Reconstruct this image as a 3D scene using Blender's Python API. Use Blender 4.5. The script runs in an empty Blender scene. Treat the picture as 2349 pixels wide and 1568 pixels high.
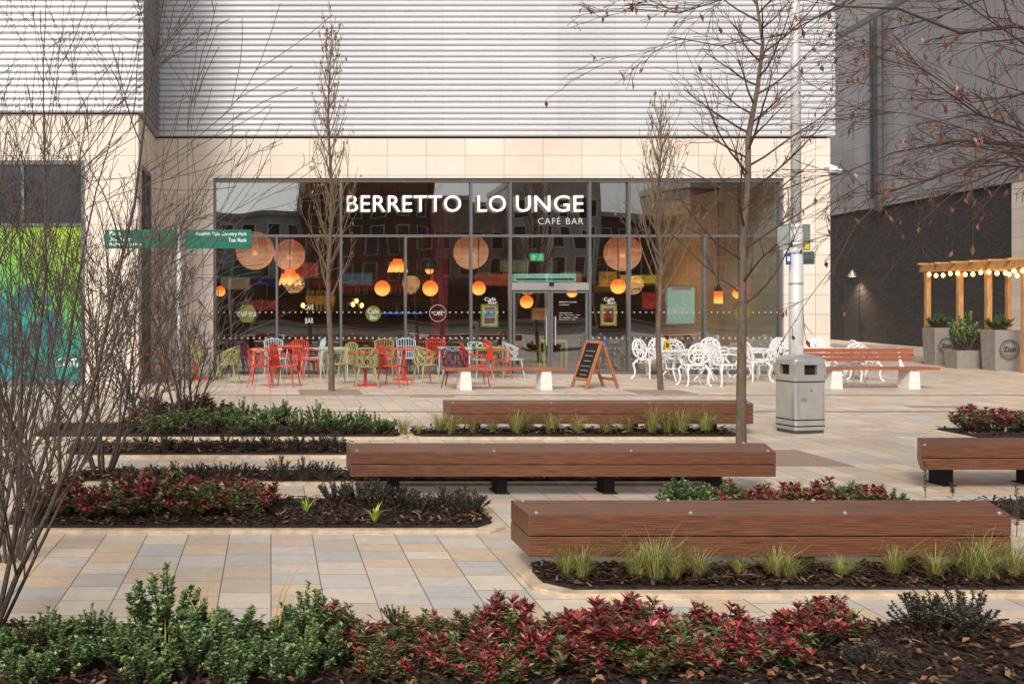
import bpy, math, random
from mathutils import Vector, Matrix
C = bpy.context.scene.collection
F=2250.0; CX=620.0; HY=690.0; H=1.9
V=Vector; R=math.radians
def at(px,py,Y): return V(((px-CX)*Y/F, Y, H-(py-HY)*Y/F))
def gr(px,py):
    Y=F*H/(py-HY); return V(((px-CX)*Y/F,Y,0))
FY=25.6
def fx(px): return (px-CX)*FY/F
def fz(py): return H-(py-HY)*FY/F
ORD=['first','second','third','fourth','fifth','sixth','seventh','eighth','ninth','tenth','eleventh','twelfth','thirteenth','fourteenth','fifteenth','sixteenth','seventeenth','eighteenth','nineteenth','twentieth','twenty-first','twenty-second','twenty-third','twenty-fourth','twenty-fifth']
# ---------------- materials
def nt(m): m.use_nodes=True; return m.node_tree
def mat(name,col,rough=.6,metal=0,var=.15,scale=8,bump=0,stretch=(1,1,1),emit=None,es=0,spec=.5):
    m=bpy.data.materials.new(name); t=nt(m); n=t.nodes; b=n['Principled BSDF']
    b.inputs['Roughness'].default_value=rough; b.inputs['Metallic'].default_value=metal
    b.inputs['Specular IOR Level'].default_value=spec
    tc=n.new('ShaderNodeTexCoord'); mp=n.new('ShaderNodeMapping'); mp.inputs['Scale'].default_value=stretch
    no=n.new('ShaderNodeTexNoise'); no.inputs['Scale'].default_value=scale; no.inputs['Detail'].default_value=6
    t.links.new(tc.outputs['Object'],mp.inputs[0]); t.links.new(mp.outputs[0],no.inputs['Vector'])
    r=n.new('ShaderNodeValToRGB'); r.color_ramp.elements[0].position=.3; r.color_ramp.elements[1].position=.7
    r.color_ramp.elements[0].color=(*[max(0,c*(1-var)) for c in col],1); r.color_ramp.elements[1].color=(*[min(1,c*(1+var)) for c in col],1)
    t.links.new(no.outputs['Fac'],r.inputs[0]); t.links.new(r.outputs[0],b.inputs['Base Color'])
    if bump:
        bp=n.new('ShaderNodeBump'); bp.inputs['Strength'].default_value=bump; bp.inputs['Distance'].default_value=.02
        t.links.new(no.outputs['Fac'],bp.inputs['Height']); t.links.new(bp.outputs[0],b.inputs['Normal'])
    if emit: b.inputs['Emission Color'].default_value=(*emit,1); b.inputs['Emission Strength'].default_value=es
    return m
def tile_mat(name,au,av,wu,lv,cols,mort,mw,stagger=1.0,lenvar=0.0,rough=.7,noise=.12,nscale=6,bump=.3,spec=.4,big=.35,metal=0):
    m=bpy.data.materials.new(name); t=nt(m); n=t.nodes; L=t.links; b=n['Principled BSDF']
    def mth(op,a,c=None):
        x=n.new('ShaderNodeMath'); x.operation=op
        for i,q in enumerate((a,c)):
            if q is None: continue
            if isinstance(q,(int,float)): x.inputs[i].default_value=q
            else: L.new(q,x.inputs[i])
        return x.outputs[0]
    tc=n.new('ShaderNodeTexCoord'); s=n.new('ShaderNodeSeparateXYZ'); L.new(tc.outputs['Object'],s.inputs[0])
    u=mth('DIVIDE',s.outputs[au],wu); cu=mth('FLOOR',u); fu=mth('FRACT',u)
    w1=n.new('ShaderNodeTexWhiteNoise'); w1.noise_dimensions='1D'; L.new(cu,w1.inputs['W'])
    lenf=mth('ADD',mth('MULTIPLY',w1.outputs['Value'],lenvar),1.0)
    v=mth('ADD',mth('MULTIPLY',mth('DIVIDE',s.outputs[av],lv),lenf),mth('MULTIPLY',w1.outputs['Value'],stagger*7.3 if stagger==1.0 else 0))
    if 0<stagger<1: v=mth('ADD',v,mth('MULTIPLY',cu,stagger))
    cv=mth('FLOOR',v); fv=mth('FRACT',v)
    cb=n.new('ShaderNodeCombineXYZ'); L.new(cu,cb.inputs[0]); L.new(cv,cb.inputs[1])
    w2=n.new('ShaderNodeTexWhiteNoise'); w2.noise_dimensions='2D'; L.new(cb.outputs[0],w2.inputs['Vector'])
    r=n.new('ShaderNodeValToRGB'); r.color_ramp.interpolation='CONSTANT'
    e=r.color_ramp.elements
    while len(e)<len(cols): e.new(.5)
    for i,c in enumerate(cols): e[i].position=i/len(cols); e[i].color=(*c,1)
    L.new(w2.outputs['Value'],r.inputs[0])
    no=n.new('ShaderNodeTexNoise'); no.inputs['Scale'].default_value=nscale; no.inputs['Detail'].default_value=8; no.inputs['Roughness'].default_value=.65
    L.new(tc.outputs['Object'],no.inputs['Vector'])
    no2=n.new('ShaderNodeTexNoise'); no2.inputs['Scale'].default_value=.5; no2.inputs['Detail'].default_value=3; L.new(tc.outputs['Object'],no2.inputs['Vector'])
    br=mth('ADD',mth('ADD',mth('MULTIPLY',mth('SUBTRACT',no.outputs['Fac'],.5),noise*4),mth('MULTIPLY',mth('SUBTRACT',no2.outputs['Fac'],.5),big)),1.0)
    mu=n.new('ShaderNodeVectorMath'); mu.operation='SCALE'; L.new(r.outputs[0],mu.inputs[0]); L.new(br,mu.inputs['Scale'])
    mk=mth('MAXIMUM',mth('LESS_THAN',fu,mw/wu),mth('LESS_THAN',fv,mw/lv))
    mx=n.new('ShaderNodeMixRGB'); L.new(mk,mx.inputs[0]); L.new(mu.outputs[0],mx.inputs[1]); mx.inputs[2].default_value=(*mort,1)
    L.new(mx.outputs[0],b.inputs['Base Color']); b.inputs['Roughness'].default_value=rough; b.inputs['Specular IOR Level'].default_value=spec; b.inputs['Metallic'].default_value=metal
    if bump:
        bp=n.new('ShaderNodeBump'); bp.inputs['Strength'].default_value=bump; bp.inputs['Distance'].default_value=.006
        L.new(mth('SUBTRACT',no.outputs['Fac'],mk),bp.inputs['Height']); L.new(bp.outputs[0],b.inputs['Normal'])
    return m
def attr_mat(name,rough=.5,spec=.3):
    m=bpy.data.materials.new(name); t=nt(m); b=t.nodes['Principled BSDF']; a=t.nodes.new('ShaderNodeAttribute'); a.attribute_name='Col'
    t.links.new(a.outputs['Color'],b.inputs['Base Color']); b.inputs['Roughness'].default_value=rough; b.inputs['Specular IOR Level'].default_value=spec
    return m
def emis(name,col,s):
    m=bpy.data.materials.new(name); t=nt(m); b=t.nodes['Principled BSDF']; b.inputs['Base Color'].default_value=(*[c*.6 for c in col],1)
    b.inputs['Emission Color'].default_value=(*col,1); b.inputs['Emission Strength'].default_value=s; return m
def lantern(name,lo,mid,hi,s,bands=10,trans=0):
    m=bpy.data.materials.new(name); t=nt(m); n=t.nodes; L=t.links; b=n['Principled BSDF']; b.inputs['Roughness'].default_value=.6
    tc=n.new('ShaderNodeTexCoord'); sp=n.new('ShaderNodeSeparateXYZ'); L.new(tc.outputs['Generated'],sp.inputs[0])
    w=n.new('ShaderNodeTexWave'); w.bands_direction='Z'; w.inputs['Scale'].default_value=bands/6; w.inputs['Distortion'].default_value=1.5; L.new(tc.outputs['Generated'],w.inputs[0])
    no=n.new('ShaderNodeTexNoise'); no.inputs['Scale'].default_value=3; L.new(tc.outputs['Generated'],no.inputs['Vector'])
    a=n.new('ShaderNodeMath'); a.operation='MULTIPLY_ADD'; L.new(w.outputs['Fac'],a.inputs[0]); a.inputs[1].default_value=.12; L.new(sp.outputs[2],a.inputs[2])
    a2=n.new('ShaderNodeMath'); a2.operation='MULTIPLY_ADD'; L.new(no.outputs['Fac'],a2.inputs[0]); a2.inputs[1].default_value=.5; L.new(a.outputs[0],a2.inputs[2])
    r=n.new('ShaderNodeValToRGB'); e=r.color_ramp.elements; e[0].position=.2; e[0].color=(*mid,1); e[1].position=1.0; e[1].color=(*lo,1); x=e.new(.5); x.color=(*hi,1)
    L.new(a2.outputs[0],r.inputs[0]); L.new(r.outputs[0],b.inputs['Emission Color']); L.new(r.outputs[0],b.inputs['Base Color']); b.inputs['Emission Strength'].default_value=s
    if trans:
        tr=n.new('ShaderNodeBsdfTransparent'); mx=n.new('ShaderNodeMixShader'); w3=n.new('ShaderNodeTexNoise'); w3.inputs['Scale'].default_value=2.5; L.new(tc.outputs['Generated'],w3.inputs['Vector'])
        q=n.new('ShaderNodeMath'); q.operation='MULTIPLY'; L.new(w3.outputs['Fac'],q.inputs[0]); q.inputs[1].default_value=trans*2; L.new(q.outputs[0],mx.inputs[0]); L.new(b.outputs[0],mx.inputs[1]); L.new(tr.outputs[0],mx.inputs[2]); L.new(mx.outputs[0],n['Material Output'].inputs[0])
    return m
def glass(name,refl,tint=(1,1,1),wav=.02):
    m=bpy.data.materials.new(name); t=nt(m); n=t.nodes; L=t.links; n.remove(n['Principled BSDF'])
    tr=n.new('ShaderNodeBsdfTransparent'); tr.inputs[0].default_value=(*tint,1); g=n.new('ShaderNodeBsdfGlossy'); g.inputs['Roughness'].default_value=.0
    no=n.new('ShaderNodeTexNoise'); no.inputs['Scale'].default_value=.8; no.inputs['Detail'].default_value=0
    tc=n.new('ShaderNodeTexCoord'); L.new(tc.outputs['Object'],no.inputs['Vector'])
    bp=n.new('ShaderNodeBump'); bp.inputs['Strength'].default_value=1; bp.inputs['Distance'].default_value=wav; L.new(no.outputs['Fac'],bp.inputs['Height']); L.new(bp.outputs[0],g.inputs['Normal'])
    mx=n.new('ShaderNodeMixShader'); mx.inputs[0].default_value=refl; L.new(tr.outputs[0],mx.inputs[1]); L.new(g.outputs[0],mx.inputs[2]); L.new(mx.outputs[0],n['Material Output'].inputs[0]); return m
# ---------------- mesh builder
class MB:
    def __init__(s): s.v=[]; s.f=[]; s.c=[]; s.col=None
    def add(s,vs,fs):
        o=len(s.v); s.v+= [tuple(x) for x in vs]; s.f+=[tuple(i+o for i in f) for f in fs]
        if s.col is not None: s.c+=[s.col]*len(fs)
    def box(s,x0,x1,y0,y1,z0,z1,M=None):
        vs=[V((x,y,z)) for z in (z0,z1) for x,y in ((x0,y0),(x1,y0),(x1,y1),(x0,y1))]
        if M: vs=[M@v for v in vs]
        s.add(vs,[(3,2,1,0),(4,5,6,7),(0,1,5,4),(1,2,6,5),(2,3,7,6),(3,0,4,7)]); return s
    def prism(s,poly,z0,z1):
        n=len(poly); vs=[(p[0],p[1],z0) for p in poly]+[(p[0],p[1],z1) for p in poly]
        s.add(vs,[tuple(range(n-1,-1,-1)),tuple(range(n,2*n))]+[(i,(i+1)%n,n+(i+1)%n,n+i) for i in range(n)]); return s
    def flat(s,poly3): s.add(poly3,[tuple(range(len(poly3)))]); return s
    def tube(s,pts,rad,n=6,cap=True):
        if isinstance(rad,(int,float)): rad=[rad]*len(pts)
        pts=[V(p) for p in pts]; rings=[]
        for i,p in enumerate(pts):
            t=(pts[min(i+1,len(pts)-1)]-pts[max(i-1,0)])
            if t.length<1e-9: t=V((0,0,1))
            t.normalize(); a=V((0,1,0)) if abs(t.y)<.8 else V((1,0,0))
            u=t.cross(a).normalized(); w=t.cross(u)
            rings.append([p+(u*math.cos(2*math.pi*k/n)+w*math.sin(2*math.pi*k/n))*rad[i] for k in range(n)])
        vs=[q for r in rings for q in r]; fs=[]
        for i in range(len(pts)-1):
            for k in range(n): fs.append((i*n+k,i*n+(k+1)%n,(i+1)*n+(k+1)%n,(i+1)*n+k))
        if cap: fs+= [tuple(range(n-1,-1,-1)),tuple(range((len(pts)-1)*n,len(pts)*n))]
        s.add(vs,fs); return s
    def lathe(s,prof,c=(0,0,0),n=16):
        return s.tube([(c[0],c[1],c[2]+z) for r,z in prof],[max(r,.0005) for r,z in prof],n)
    def sphere(s,c,r,n=16,m=10,sz=1): return s.tube([(c[0],c[1],c[2]-r*sz*math.cos(math.pi*i/m)) for i in range(m+1)],[max(.0005,r*math.sin(math.pi*i/m)) for i in range(m+1)],n)
    def disc(s,c,r,n=20,ax='y',r2=None):
        def P(rr,k):
            a=2*math.pi*k/n
            return (c[0]+rr*math.cos(a),c[1],c[2]+rr*math.sin(a)) if ax=='y' else (c[0]+rr*math.cos(a),c[1]+rr*math.sin(a),c[2])
        if r2 is None: s.add([P(r,k) for k in range(n)],[tuple(range(n))])
        else: s.add([P(r,k) for k in range(n)]+[P(r2,k) for k in range(n)],[(k,(k+1)%n,n+(k+1)%n,n+k) for k in range(n)])
        return s
    def mesh(s,name,m,smooth=False):
        me=bpy.data.meshes.new(name); me.from_pydata(s.v,[],s.f); me.materials.append(m)
        if smooth: me.polygons.foreach_set('use_smooth',[True]*len(me.polygons))
        if s.c:
            ca=me.color_attributes.new('Col','FLOAT_COLOR','CORNER'); data=[]
            for f,c in zip(s.f,s.c): data+= [c[0],c[1],c[2],1.0]*len(f)
            ca.data.foreach_set('color',data)
        me.update(); return me
    def build(s,name,m,parent=None,smooth=False,bevel=0):
        o=bpy.data.objects.new(name,s.mesh(name,m,smooth)); C.objects.link(o)
        if parent: o.parent=parent
        if bevel:
            b=o.modifiers.new('b','BEVEL'); b.width=bevel; b.segments=2; b.limit_method='ANGLE'
        return o
def tag(o,label,cat,group=None):
    o['label']=label; o['category']=cat
    if group: o['group']=group
    return o
def thing(name,label,cat,loc=(0,0,0),rz=0,group=None,s=1):
    o=bpy.data.objects.new(name,None); C.objects.link(o); o.location=loc; o.rotation_euler=(0,0,rz); o.scale=(s,s,s) if isinstance(s,(int,float)) else s
    o.empty_display_size=.1
    return tag(o,label,cat,group)
def struct(o,kind='structure'): o['kind']=kind; return o
def inst(name,parts,loc,rz,s,label,cat,group=None):
    if len(parts)==1:
        o=bpy.data.objects.new(name,parts[0][1]); C.objects.link(o); o.location=loc; o.rotation_euler=(0,0,rz); o.scale=(s,s,s) if isinstance(s,(int,float)) else s
        return tag(o,label,cat,group)
    r=thing(name,label,cat,loc,rz,group,s)
    for n_,me in parts:
        o=bpy.data.objects.new(n_,me); C.objects.link(o); o.parent=r
    return r
def text(s_,x0,x1,z0,z1,y,name,m,parent,bold=.0,keep=False,depth=0,sp=1.0):
    cu=bpy.data.curves.new('t','FONT'); cu.body=s_; cu.offset=bold; cu.resolution_u=3; cu.space_character=sp
    if depth: cu.extrude=depth
    o=bpy.data.objects.new('t',cu); C.objects.link(o); dg=bpy.context.evaluated_depsgraph_get(); dg.update()
    me=bpy.data.meshes.new_from_object(o.evaluated_get(dg)); bpy.data.objects.remove(o); bpy.data.curves.remove(cu)
    xs=[v.co.x for v in me.vertices]; ys=[v.co.y for v in me.vertices]; a,b,c,d=min(xs),max(xs),min(ys),max(ys)
    sx=(x1-x0)/(b-a); sy=(z1-z0)/(d-c)
    for v in me.vertices:
        q=v.co.copy(); v.co=((q.x-a)*sx+x0, y-q.z, (q.y-c)*sy+z0)
    me.name=name; me.materials.clear(); me.materials.append(m)
    ob=bpy.data.objects.new(name,me); C.objects.link(ob)
    if parent: ob.parent=parent
    return ob
# ---------------- material set
M={}
M['pave']=tile_mat('paving',0,1,.335,.36,[(.61,.47,.33),(.54,.49,.43),(.67,.55,.41),(.57,.45,.34),(.50,.475,.44),(.68,.58,.46),(.58,.51,.45),(.65,.49,.34),(.55,.44,.35),(.63,.54,.44)],(.22,.175,.135),.009,1.0,.7,rough=.5,noise=.13,nscale=9,big=.35)
M['stone']=tile_mat('cream_stone',0,2,1.01,.515,[(.73,.64,.55),(.76,.67,.575),(.71,.615,.52),(.745,.65,.555)],(.33,.27,.22),.012,0,0,noise=.05,nscale=3,bump=.1,big=.2)
M['stone_side']=tile_mat('cream_stone_side',1,2,.9,.515,[(.70,.61,.52),(.73,.64,.54),(.68,.59,.50)],(.33,.27,.22),.012,0,0,noise=.05,nscale=3,bump=.1)
M['brick']=tile_mat('dark_brick',2,1,.085,.23,[(.030,.025,.023),(.04,.032,.029),(.025,.022,.022),(.048,.037,.032)],(.08,.07,.062),.014,.5,0,noise=.1,bump=.4)
M['clad']=tile_mat('grey_cladding',1,2,1.15,9.0,[(.25,.225,.23),(.28,.255,.255),(.23,.21,.22)],(.14,.13,.13),.03,0,0,rough=.33,noise=.03,bump=0,spec=.6,big=.5)
M['louvre']=tile_mat('silver_louvre',0,2,1.4905,30.0,[(.625,.63,.655),(.645,.65,.67),(.61,.615,.64)],(.50,.50,.51),.006,0,0,rough=.35,noise=.015,nscale=1.5,bump=0,spec=.5,big=.12,metal=.15)
M['dark']=mat('dark_grey_metal',(.07,.075,.08),.45,.3,.1)
M['frame']=mat('grey_window_frame',(.15,.155,.16),.4,.3,.06)
M['black']=mat('black_void',(.006,.006,.007),.8)
M['steel']=mat('stainless_steel',(.60,.59,.57),.28,.7,.08,5)
M['pole']=mat('galvanised_pole',(.62,.62,.61),.42,.2,.06,4)
M['white']=mat('white_paint',(.80,.80,.80),.4,0,.04)
M['conc']=mat('white_concrete',(.72,.70,.66),.7,0,.06,10)
M['planter']=mat('concrete_planter',(.27,.245,.22),.8,0,.15,6)
M['wood']=mat('brown_hardwood',(.15,.060,.030),.40,0,.55,14,.25,(.35,9,9))
M['redwood']=mat('red_brown_slats',(.34,.10,.05),.5,0,.25,10,.1,(.4,6,6))
M['pine']=mat('warm_timber',(.50,.27,.10),.6,0,.25,8,.1,(3,3,.5))
M['aframe']=mat('orange_timber',(.40,.15,.055),.5,0,.25,9,.1,(3,3,.6))
M['kerb']=mat('sandstone_kerb',(.57,.44,.30),.8,0,.25,9,.3)
M['mulch']=mat('dark_mulch',(.026,.016,.012),.9,0,.7,45,1.0)
M['gravel']=mat('resin_gravel',(.34,.25,.18),.8,0,.4,90,.6)
M['asphalt']=mat('asphalt',(.05,.05,.05),.85,0,.25,20,.3)
M['leaf']=attr_mat('leaf',.40,.5); M['chip']=attr_mat('bark_chip',.8,.2)
M['bark']=mat('grey_brown_bark',(.13,.092,.066),.85,0,.35,30,.4,(1,1,.3))
M['twig']=mat('twig_bark',(.075,.044,.032),.8,0,.3,20)
M['twig2']=mat('olive_twig',(.14,.095,.055),.8,0,.3,20)
M['twig3']=mat('dark_brown_twig',(.062,.040,.030),.8,0,.4,12)
M['signgreen']=mat('sign_green',(.003,.14,.092),.45,0,.06)
M['blue']=mat('sign_blue',(.01,.06,.35),.5)
M['yellow']=mat('yellow_paint',(.55,.45,.02),.5)
M['olivebadge']=mat('olive_vinyl',(.12,.13,.02),.5,0,.1,emit=(.16,.18,.03),es=.1)
M['letter']=mat('white_letter',(.85,.85,.8),.5,0,.01,emit=(1,1,.93),es=.3)
M['lettersm']=mat('white_vinyl',(.66,.66,.62),.5,0,.01)
M['glass']=glass('shop_glass',.25,(.90,.96,.94),.0045)
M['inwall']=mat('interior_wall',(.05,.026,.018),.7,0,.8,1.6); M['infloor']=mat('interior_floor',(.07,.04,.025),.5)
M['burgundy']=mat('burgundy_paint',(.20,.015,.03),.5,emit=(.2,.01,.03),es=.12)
M['orb']=lantern('orange_glow',(.8,.10,.01),(1,.30,.05),(1,.45,.10),2.6,14); M['bigorb']=lantern('peach_glow',(.50,.15,.06),(.75,.32,.16),(1,.52,.30),.85,10,.45); M['bulb']=emis('bulb_glow',(1,.42,.09),12)
M['exit']=emis('exit_green',(.02,.5,.15),1.0); M['blueglow']=emis('blue_glow',(.1,.25,.9),.8)
def paint(n,c): M[n]=mat(n+'_paint',c,.45,0,.08); return M[n]
paint('red',(.60,.045,.02)); paint('olive',(.33,.32,.13)); paint('paleblue',(.42,.55,.58)); paint('purple',(.09,.02,.055)); paint('grey',(.45,.45,.42)); paint('darkred',(.26,.025,.02)); paint('sage',(.46,.49,.36))
# ---------------- ground
g=MB(); g.flat([(-80,-60,0),(90,-60,0),(90,110,0),(-80,110,0)]); struct(g.build('plaza_paving',M['pave']))
struct(MB().box(-80,90,-31,-4,-.02,.005).build('unseen_road',M['asphalt']))  # unseen road, added to darken the reflection in the shop glass
struct(MB().box(-80,90,-4,-3.8,-.02,.12).build('road_kerb',M['kerb'])); struct(MB().box(-80,90,-31.2,-31,-.02,.12).build('road_kerb',M['kerb']))
for nm,Y,x0 in (('drain',19.75,-1.2),('drain',16.85,-1)):
    d=MB(); d.box(x0,40,Y-.05,Y+.05,-.02,.004); struct(d.build('drain_channel',M['dark']))
    d=MB(); d.box(x0,40,Y+.09,Y+.16,-.02,.005); struct(d.build('channel_edge',M['kerb']))
for (px,py,w,dp) in ((757,899,.65,.55),(1513,899,.6,.5),(1712,1050,.95,.62),(990,910,.45,.12),(2150,933,.5,.15)):
    c=gr(px,py); d=MB(); d.box(c.x-w,c.x+w,c.y-dp,c.y+dp,-.02,.006); struct(d.build('tree_pit_gravel',M['gravel']))
# ---------------- beds
rng=random.Random(3)
def chips(x0,x1,y0,y1,n,zb=.06,s=1.0,ch=0):
    mb=MB()
    for i in range(n):
        x=rng.uniform(x0,x1); y=rng.uniform(y0,y1)
        if ch and ((x-x0)+(y-y0)<ch or (x1-x)+(y-y0)<ch): continue
        l=rng.uniform(.012,.045)*s; w=rng.uniform(.005,.014)*s
        k=rng.random(); q=rng.uniform(.4,1.7)
        mb.col=(.037*q,.020*q,.014*q) if k<.76 else ((.12*q,.065*q,.038*q) if k<.93 else (.26,.16,.09))
        a=rng.uniform(0,math.pi); tl=rng.uniform(-.45,.45)
        u=V((math.cos(a)*math.cos(tl),math.sin(a)*math.cos(tl),math.sin(tl)))*l; v_=V((-math.sin(a),math.cos(a),rng.uniform(-.4,.4)))*w
        p=V((x,y,zb+rng.uniform(0,.035)*s)); mb.add([p-u-v_*.6,p+u*.9-v_,p+u+v_*.5,p-u*.8+v_],[(0,1,2,3)])
    return mb
def bed(x0,x1,y0,y1,n,ch=.11,kw=.09,s=1.0,kerb=True):
    def poly(i): 
        c=ch; return [(x0+i+c,y0+i),(x1-i-c,y0+i),(x1-i,y0+i+c),(x1-i,y1-i-c*.5),(x1-i-c*.5,y1-i),(x0+i+c*.5,y1-i),(x0+i,y1-i-c*.5),(x0+i,y0+i+c)]
    if kerb: struct(MB().prism(poly(0),-.02,.03).build('bed_kerb',M['kerb'],bevel=.008))
    struct(MB().prism(poly(kw),-.01,.05).build('planting_bed',M['mulch']))
    struct(chips(x0+kw,x1-kw,y0+kw,y1-kw,n,.052,s,ch).build('bark_mulch',M['chip']),'stuff')
bed(-3.2,6.2,3.9,5.7,18000,kw=.06)
bed(1.72,7.5,6.27,6.95,5500,ch=.16)
bed(-2.3,1.95,8.0,9.3,5500,ch=.16)
bed(-2.2,4.75,10.1,10.85,2600,s=1.3)
bed(-2.6,1.15,11.85,12.9,1500,s=1.4)
bed(-3.4,1.9,13.45,15.0,1200,s=1.6); bed(1.92,6.6,13.45,14.3,1000,s=1.6)
bed(3.2,5.8,8.25,8.9,500); bed(6.35,9.5,8.1,9.2,1000,s=1.2); bed(9.6,13,13.1,14.4,400,s=1.5)
# ---------------- cafe building
B=thing('shop_building','long cream stone and silver louvred shop building with a full height glass front','building',(0,0,0))
XL,XR=fx(360),fx(1897); WX0,WX1=fx(490),fx(1792); WT=fz(410); ST=fz(320)
m=MB(); m.box(XL,WX0,25.45,26.0,0,ST); m.box(WX1,XR,25.45,40,0,ST); m.box(WX0,WX1,25.45,26.0,WT,ST); m.build('stone_cladding',M['stone'],B)
m=MB(); m.box(XL+.003,XR,25.6,40,ST+.01,16); m.box(XR,XR+.01,25.6,40,0,ST); m.build('upper_wall',M['dark'],B)
def louvre(p0,p1,out,z0,z1,pitch,dp=1.0):
    mb=MB(); p0=V(p0); p1=V(p1); out=V(out); n=int((z1-z0)/pitch); prof=[(0,0),(.026,.05),(.046,.12),(.056,.24),(.058,.36),(.052,.52),(.042,.68),(.031,.84),(.022,.93),(.004,.94),(0,1)]
    prof=[(a*dp,b*pitch) for a,b in prof]
    for i in range(n):
        z=z0+i*pitch; k=len(prof)
        vs=[tuple(p+out*a+V((0,0,z+b))) for p in (p0,p1) for a,b in prof]
        mb.add(vs,[(j,k+j,k+j+1,j+1) for j in range(k-1)]+[tuple(range(k)),tuple(range(2*k-1,k-1,-1))])
    return mb
LP=.147
lb=louvre((XL,25.45,0),(XR+.1,25.45,0),(0,-1,0),ST+.05,12.5,LP)
lb.build('louvre_cladding',M['louvre'],B)
WY=22.0; LZ=6.08
louvre((-16,WY-.05,0),(XL+.12,WY-.05,0),(0,-1,0),LZ+.03,12.5,LP).build('louvre_cladding',M['louvre'],B)
louvre((XL,WY-.1,0),(XL,25.3,0),(1,0,0),LZ+.03,12.5,LP,2.0).build('louvre_cladding',mat('shaded_side_louvre',(.26,.27,.29),.4,.3,.04,2),B)  # darker copy of the louvre metal, shade of the side fins painted in
wx=(195-CX)*WY/F; wt=at(0,368,WY).z
m=MB(); m.box(wx,XL,WY,WY+.4,0,LZ); m.box(-16,wx,WY,WY+.4,wt,LZ); m.build('stone_cladding',M['stone'],B)
m=MB(); m.box(XL-.3,XL+.002,WY+.4,WY+.55,0,LZ); m.box(XL-.3,XL+.002,WY+2.5,25.45,0,LZ); m.box(XL-.3,XL+.002,WY+.55,WY+2.5,wt,LZ); m.build('side_stone_cladding',M['stone_side'],B)
m=MB(); m.box(-16,XL-.02,WY+.1,40,LZ+.02,16); m.build('upper_wall',M['dark'],B)
w=MB(); 
for y in (WY+.55,WY+1.5,WY+2.42): w.box(XL-.12,XL-.02,y,y+.07,0,wt)
w.box(XL-.12,XL-.02,WY+.62,WY+2.42,wt-.08,wt-.01); w.box(XL-.12,XL-.02,WY+.62,WY+2.42,0,.1)
sw=w.build('side_window',M['frame'],B); MB().box(XL-.09,XL-.08,WY+.62,WY+2.42,.1,wt-.08).build('pane',mat('side_pane',(.05,.09,.12),.1,0,.1),sw)
zs=at(0,516,WY).z
w=MB(); w.box(wx-.09,wx-.003,WY+.02,WY+.12,0,wt); w.box(-16,wx-.09,WY+.02,WY+.12,wt-.09,wt-.003); w.box(-16,wx-.09,WY+.02,WY+.12,0,.12); w.box(-16,wx-.09,WY+.02,WY+.1,zs-.02,zs+.04); w.box(-5.6,-5.53,WY+.03,WY+.11,zs,wt-.09)
lw=w.build('wing_window',M['frame'],B); MB().box(-16,wx-.09,WY+.09,WY+.1,zs,wt-.09).build('pane',mat('blue_grey_pane',(.035,.05,.065),.08,0,.3,.8),lw)
gm=bpy.data.materials.new('green_vinyl'); t=nt(gm); n=t.nodes; tc=n.new('ShaderNodeTexCoord'); sp=n.new('ShaderNodeSeparateXYZ'); t.links.new(tc.outputs['Object'],sp.inputs[0])
a=n.new('ShaderNodeMath'); a.operation='MULTIPLY_ADD'; t.links.new(sp.outputs[2],a.inputs[0]); a.inputs[1].default_value=.24; a.inputs[2].default_value=.10
a3=n.new('ShaderNodeMath'); a3.operation='MULTIPLY_ADD'; t.links.new(sp.outputs[0],a3.inputs[0]); a3.inputs[1].default_value=.12; t.links.new(a.outputs[0],a3.inputs[2])
a4=n.new('ShaderNodeMath'); a4.operation='ADD'; t.links.new(a3.outputs[0],a4.inputs[0]); a4.inputs[1].default_value=.60
r=n.new('ShaderNodeValToRGB'); e=r.color_ramp.elements; e[0].position=.12; e[0].color=(.010,.24,.26,1); e[1].position=.95; e[1].color=(.30,.48,.04,1); x=e.new(.38); x.color=(.015,.29,.22,1); x=e.new(.6); x.color=(.14,.42,.08,1)
t.links.new(a4.outputs[0],r.inputs[0]); t.links.new(r.outputs[0],n['Principled BSDF'].inputs['Base Color']); n['Principled BSDF'].inputs['Roughness'].default_value=.25
MB().box(-16,wx-.09,WY+.06,WY+.08,.12,zs-.02).build('graphic_panel',gm,lw)
def wp(px): return (px-CX)*WY/F
def wz(py): return H-(py-HY)*WY/F
text('.com',wp(125),wp(178),wz(842),wz(822),WY+.052,'graphic_lettering',M['lettersm'],B,.02)
sh=MB(); rr=random.Random(5)
for k in range(16): sh.disc((wp(rr.uniform(-10,120)),WY+.056-.0003*k,wz(rr.uniform(660,800))),rr.uniform(.08,.33),5+k%3)
sh.build('graphic_shape',mat('teal_vinyl',(.005,.15,.19),.4),B)
GY=25.62
fr=MB(); fr.box(WX0+.002,WX0+.07,GY-.1,GY+.08,0,WT-.003); fr.box(WX1-.07,WX1-.002,GY-.1,GY+.08,0,WT-.003); fr.box(WX0+.07,WX1-.07,GY-.1,GY+.08,WT-.09,WT-.003)
fr.box(WX0+.07,fx(1172),GY-.1,GY+.08,0,.07); fr.box(fx(1350),WX1-.07,GY-.1,GY+.08,0,.07)
SF=fr.build('shopfront',M['frame'],B)
TZ=fz(541)
for px,zt in ((635,TZ-.03),(782,WT-.09),(930,TZ-.03),(1080,WT-.09),(1170,WT-.09),(1352,WT-.09),(1442,WT-.09),(1615,TZ-.03)):
    MB().box(fx(px)-.03,fx(px)+.03,GY-.09,GY+.07,.07,zt).build('mullion',M['frame'],SF)
MB().box(WX0+.07,WX1-.07,GY-.085,GY+.065,TZ-.03,TZ+.03).build('transom',M['frame'],SF)
ed=[490,782,1080,1170,1352,1442,1792]; rt=random.Random(6)
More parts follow.
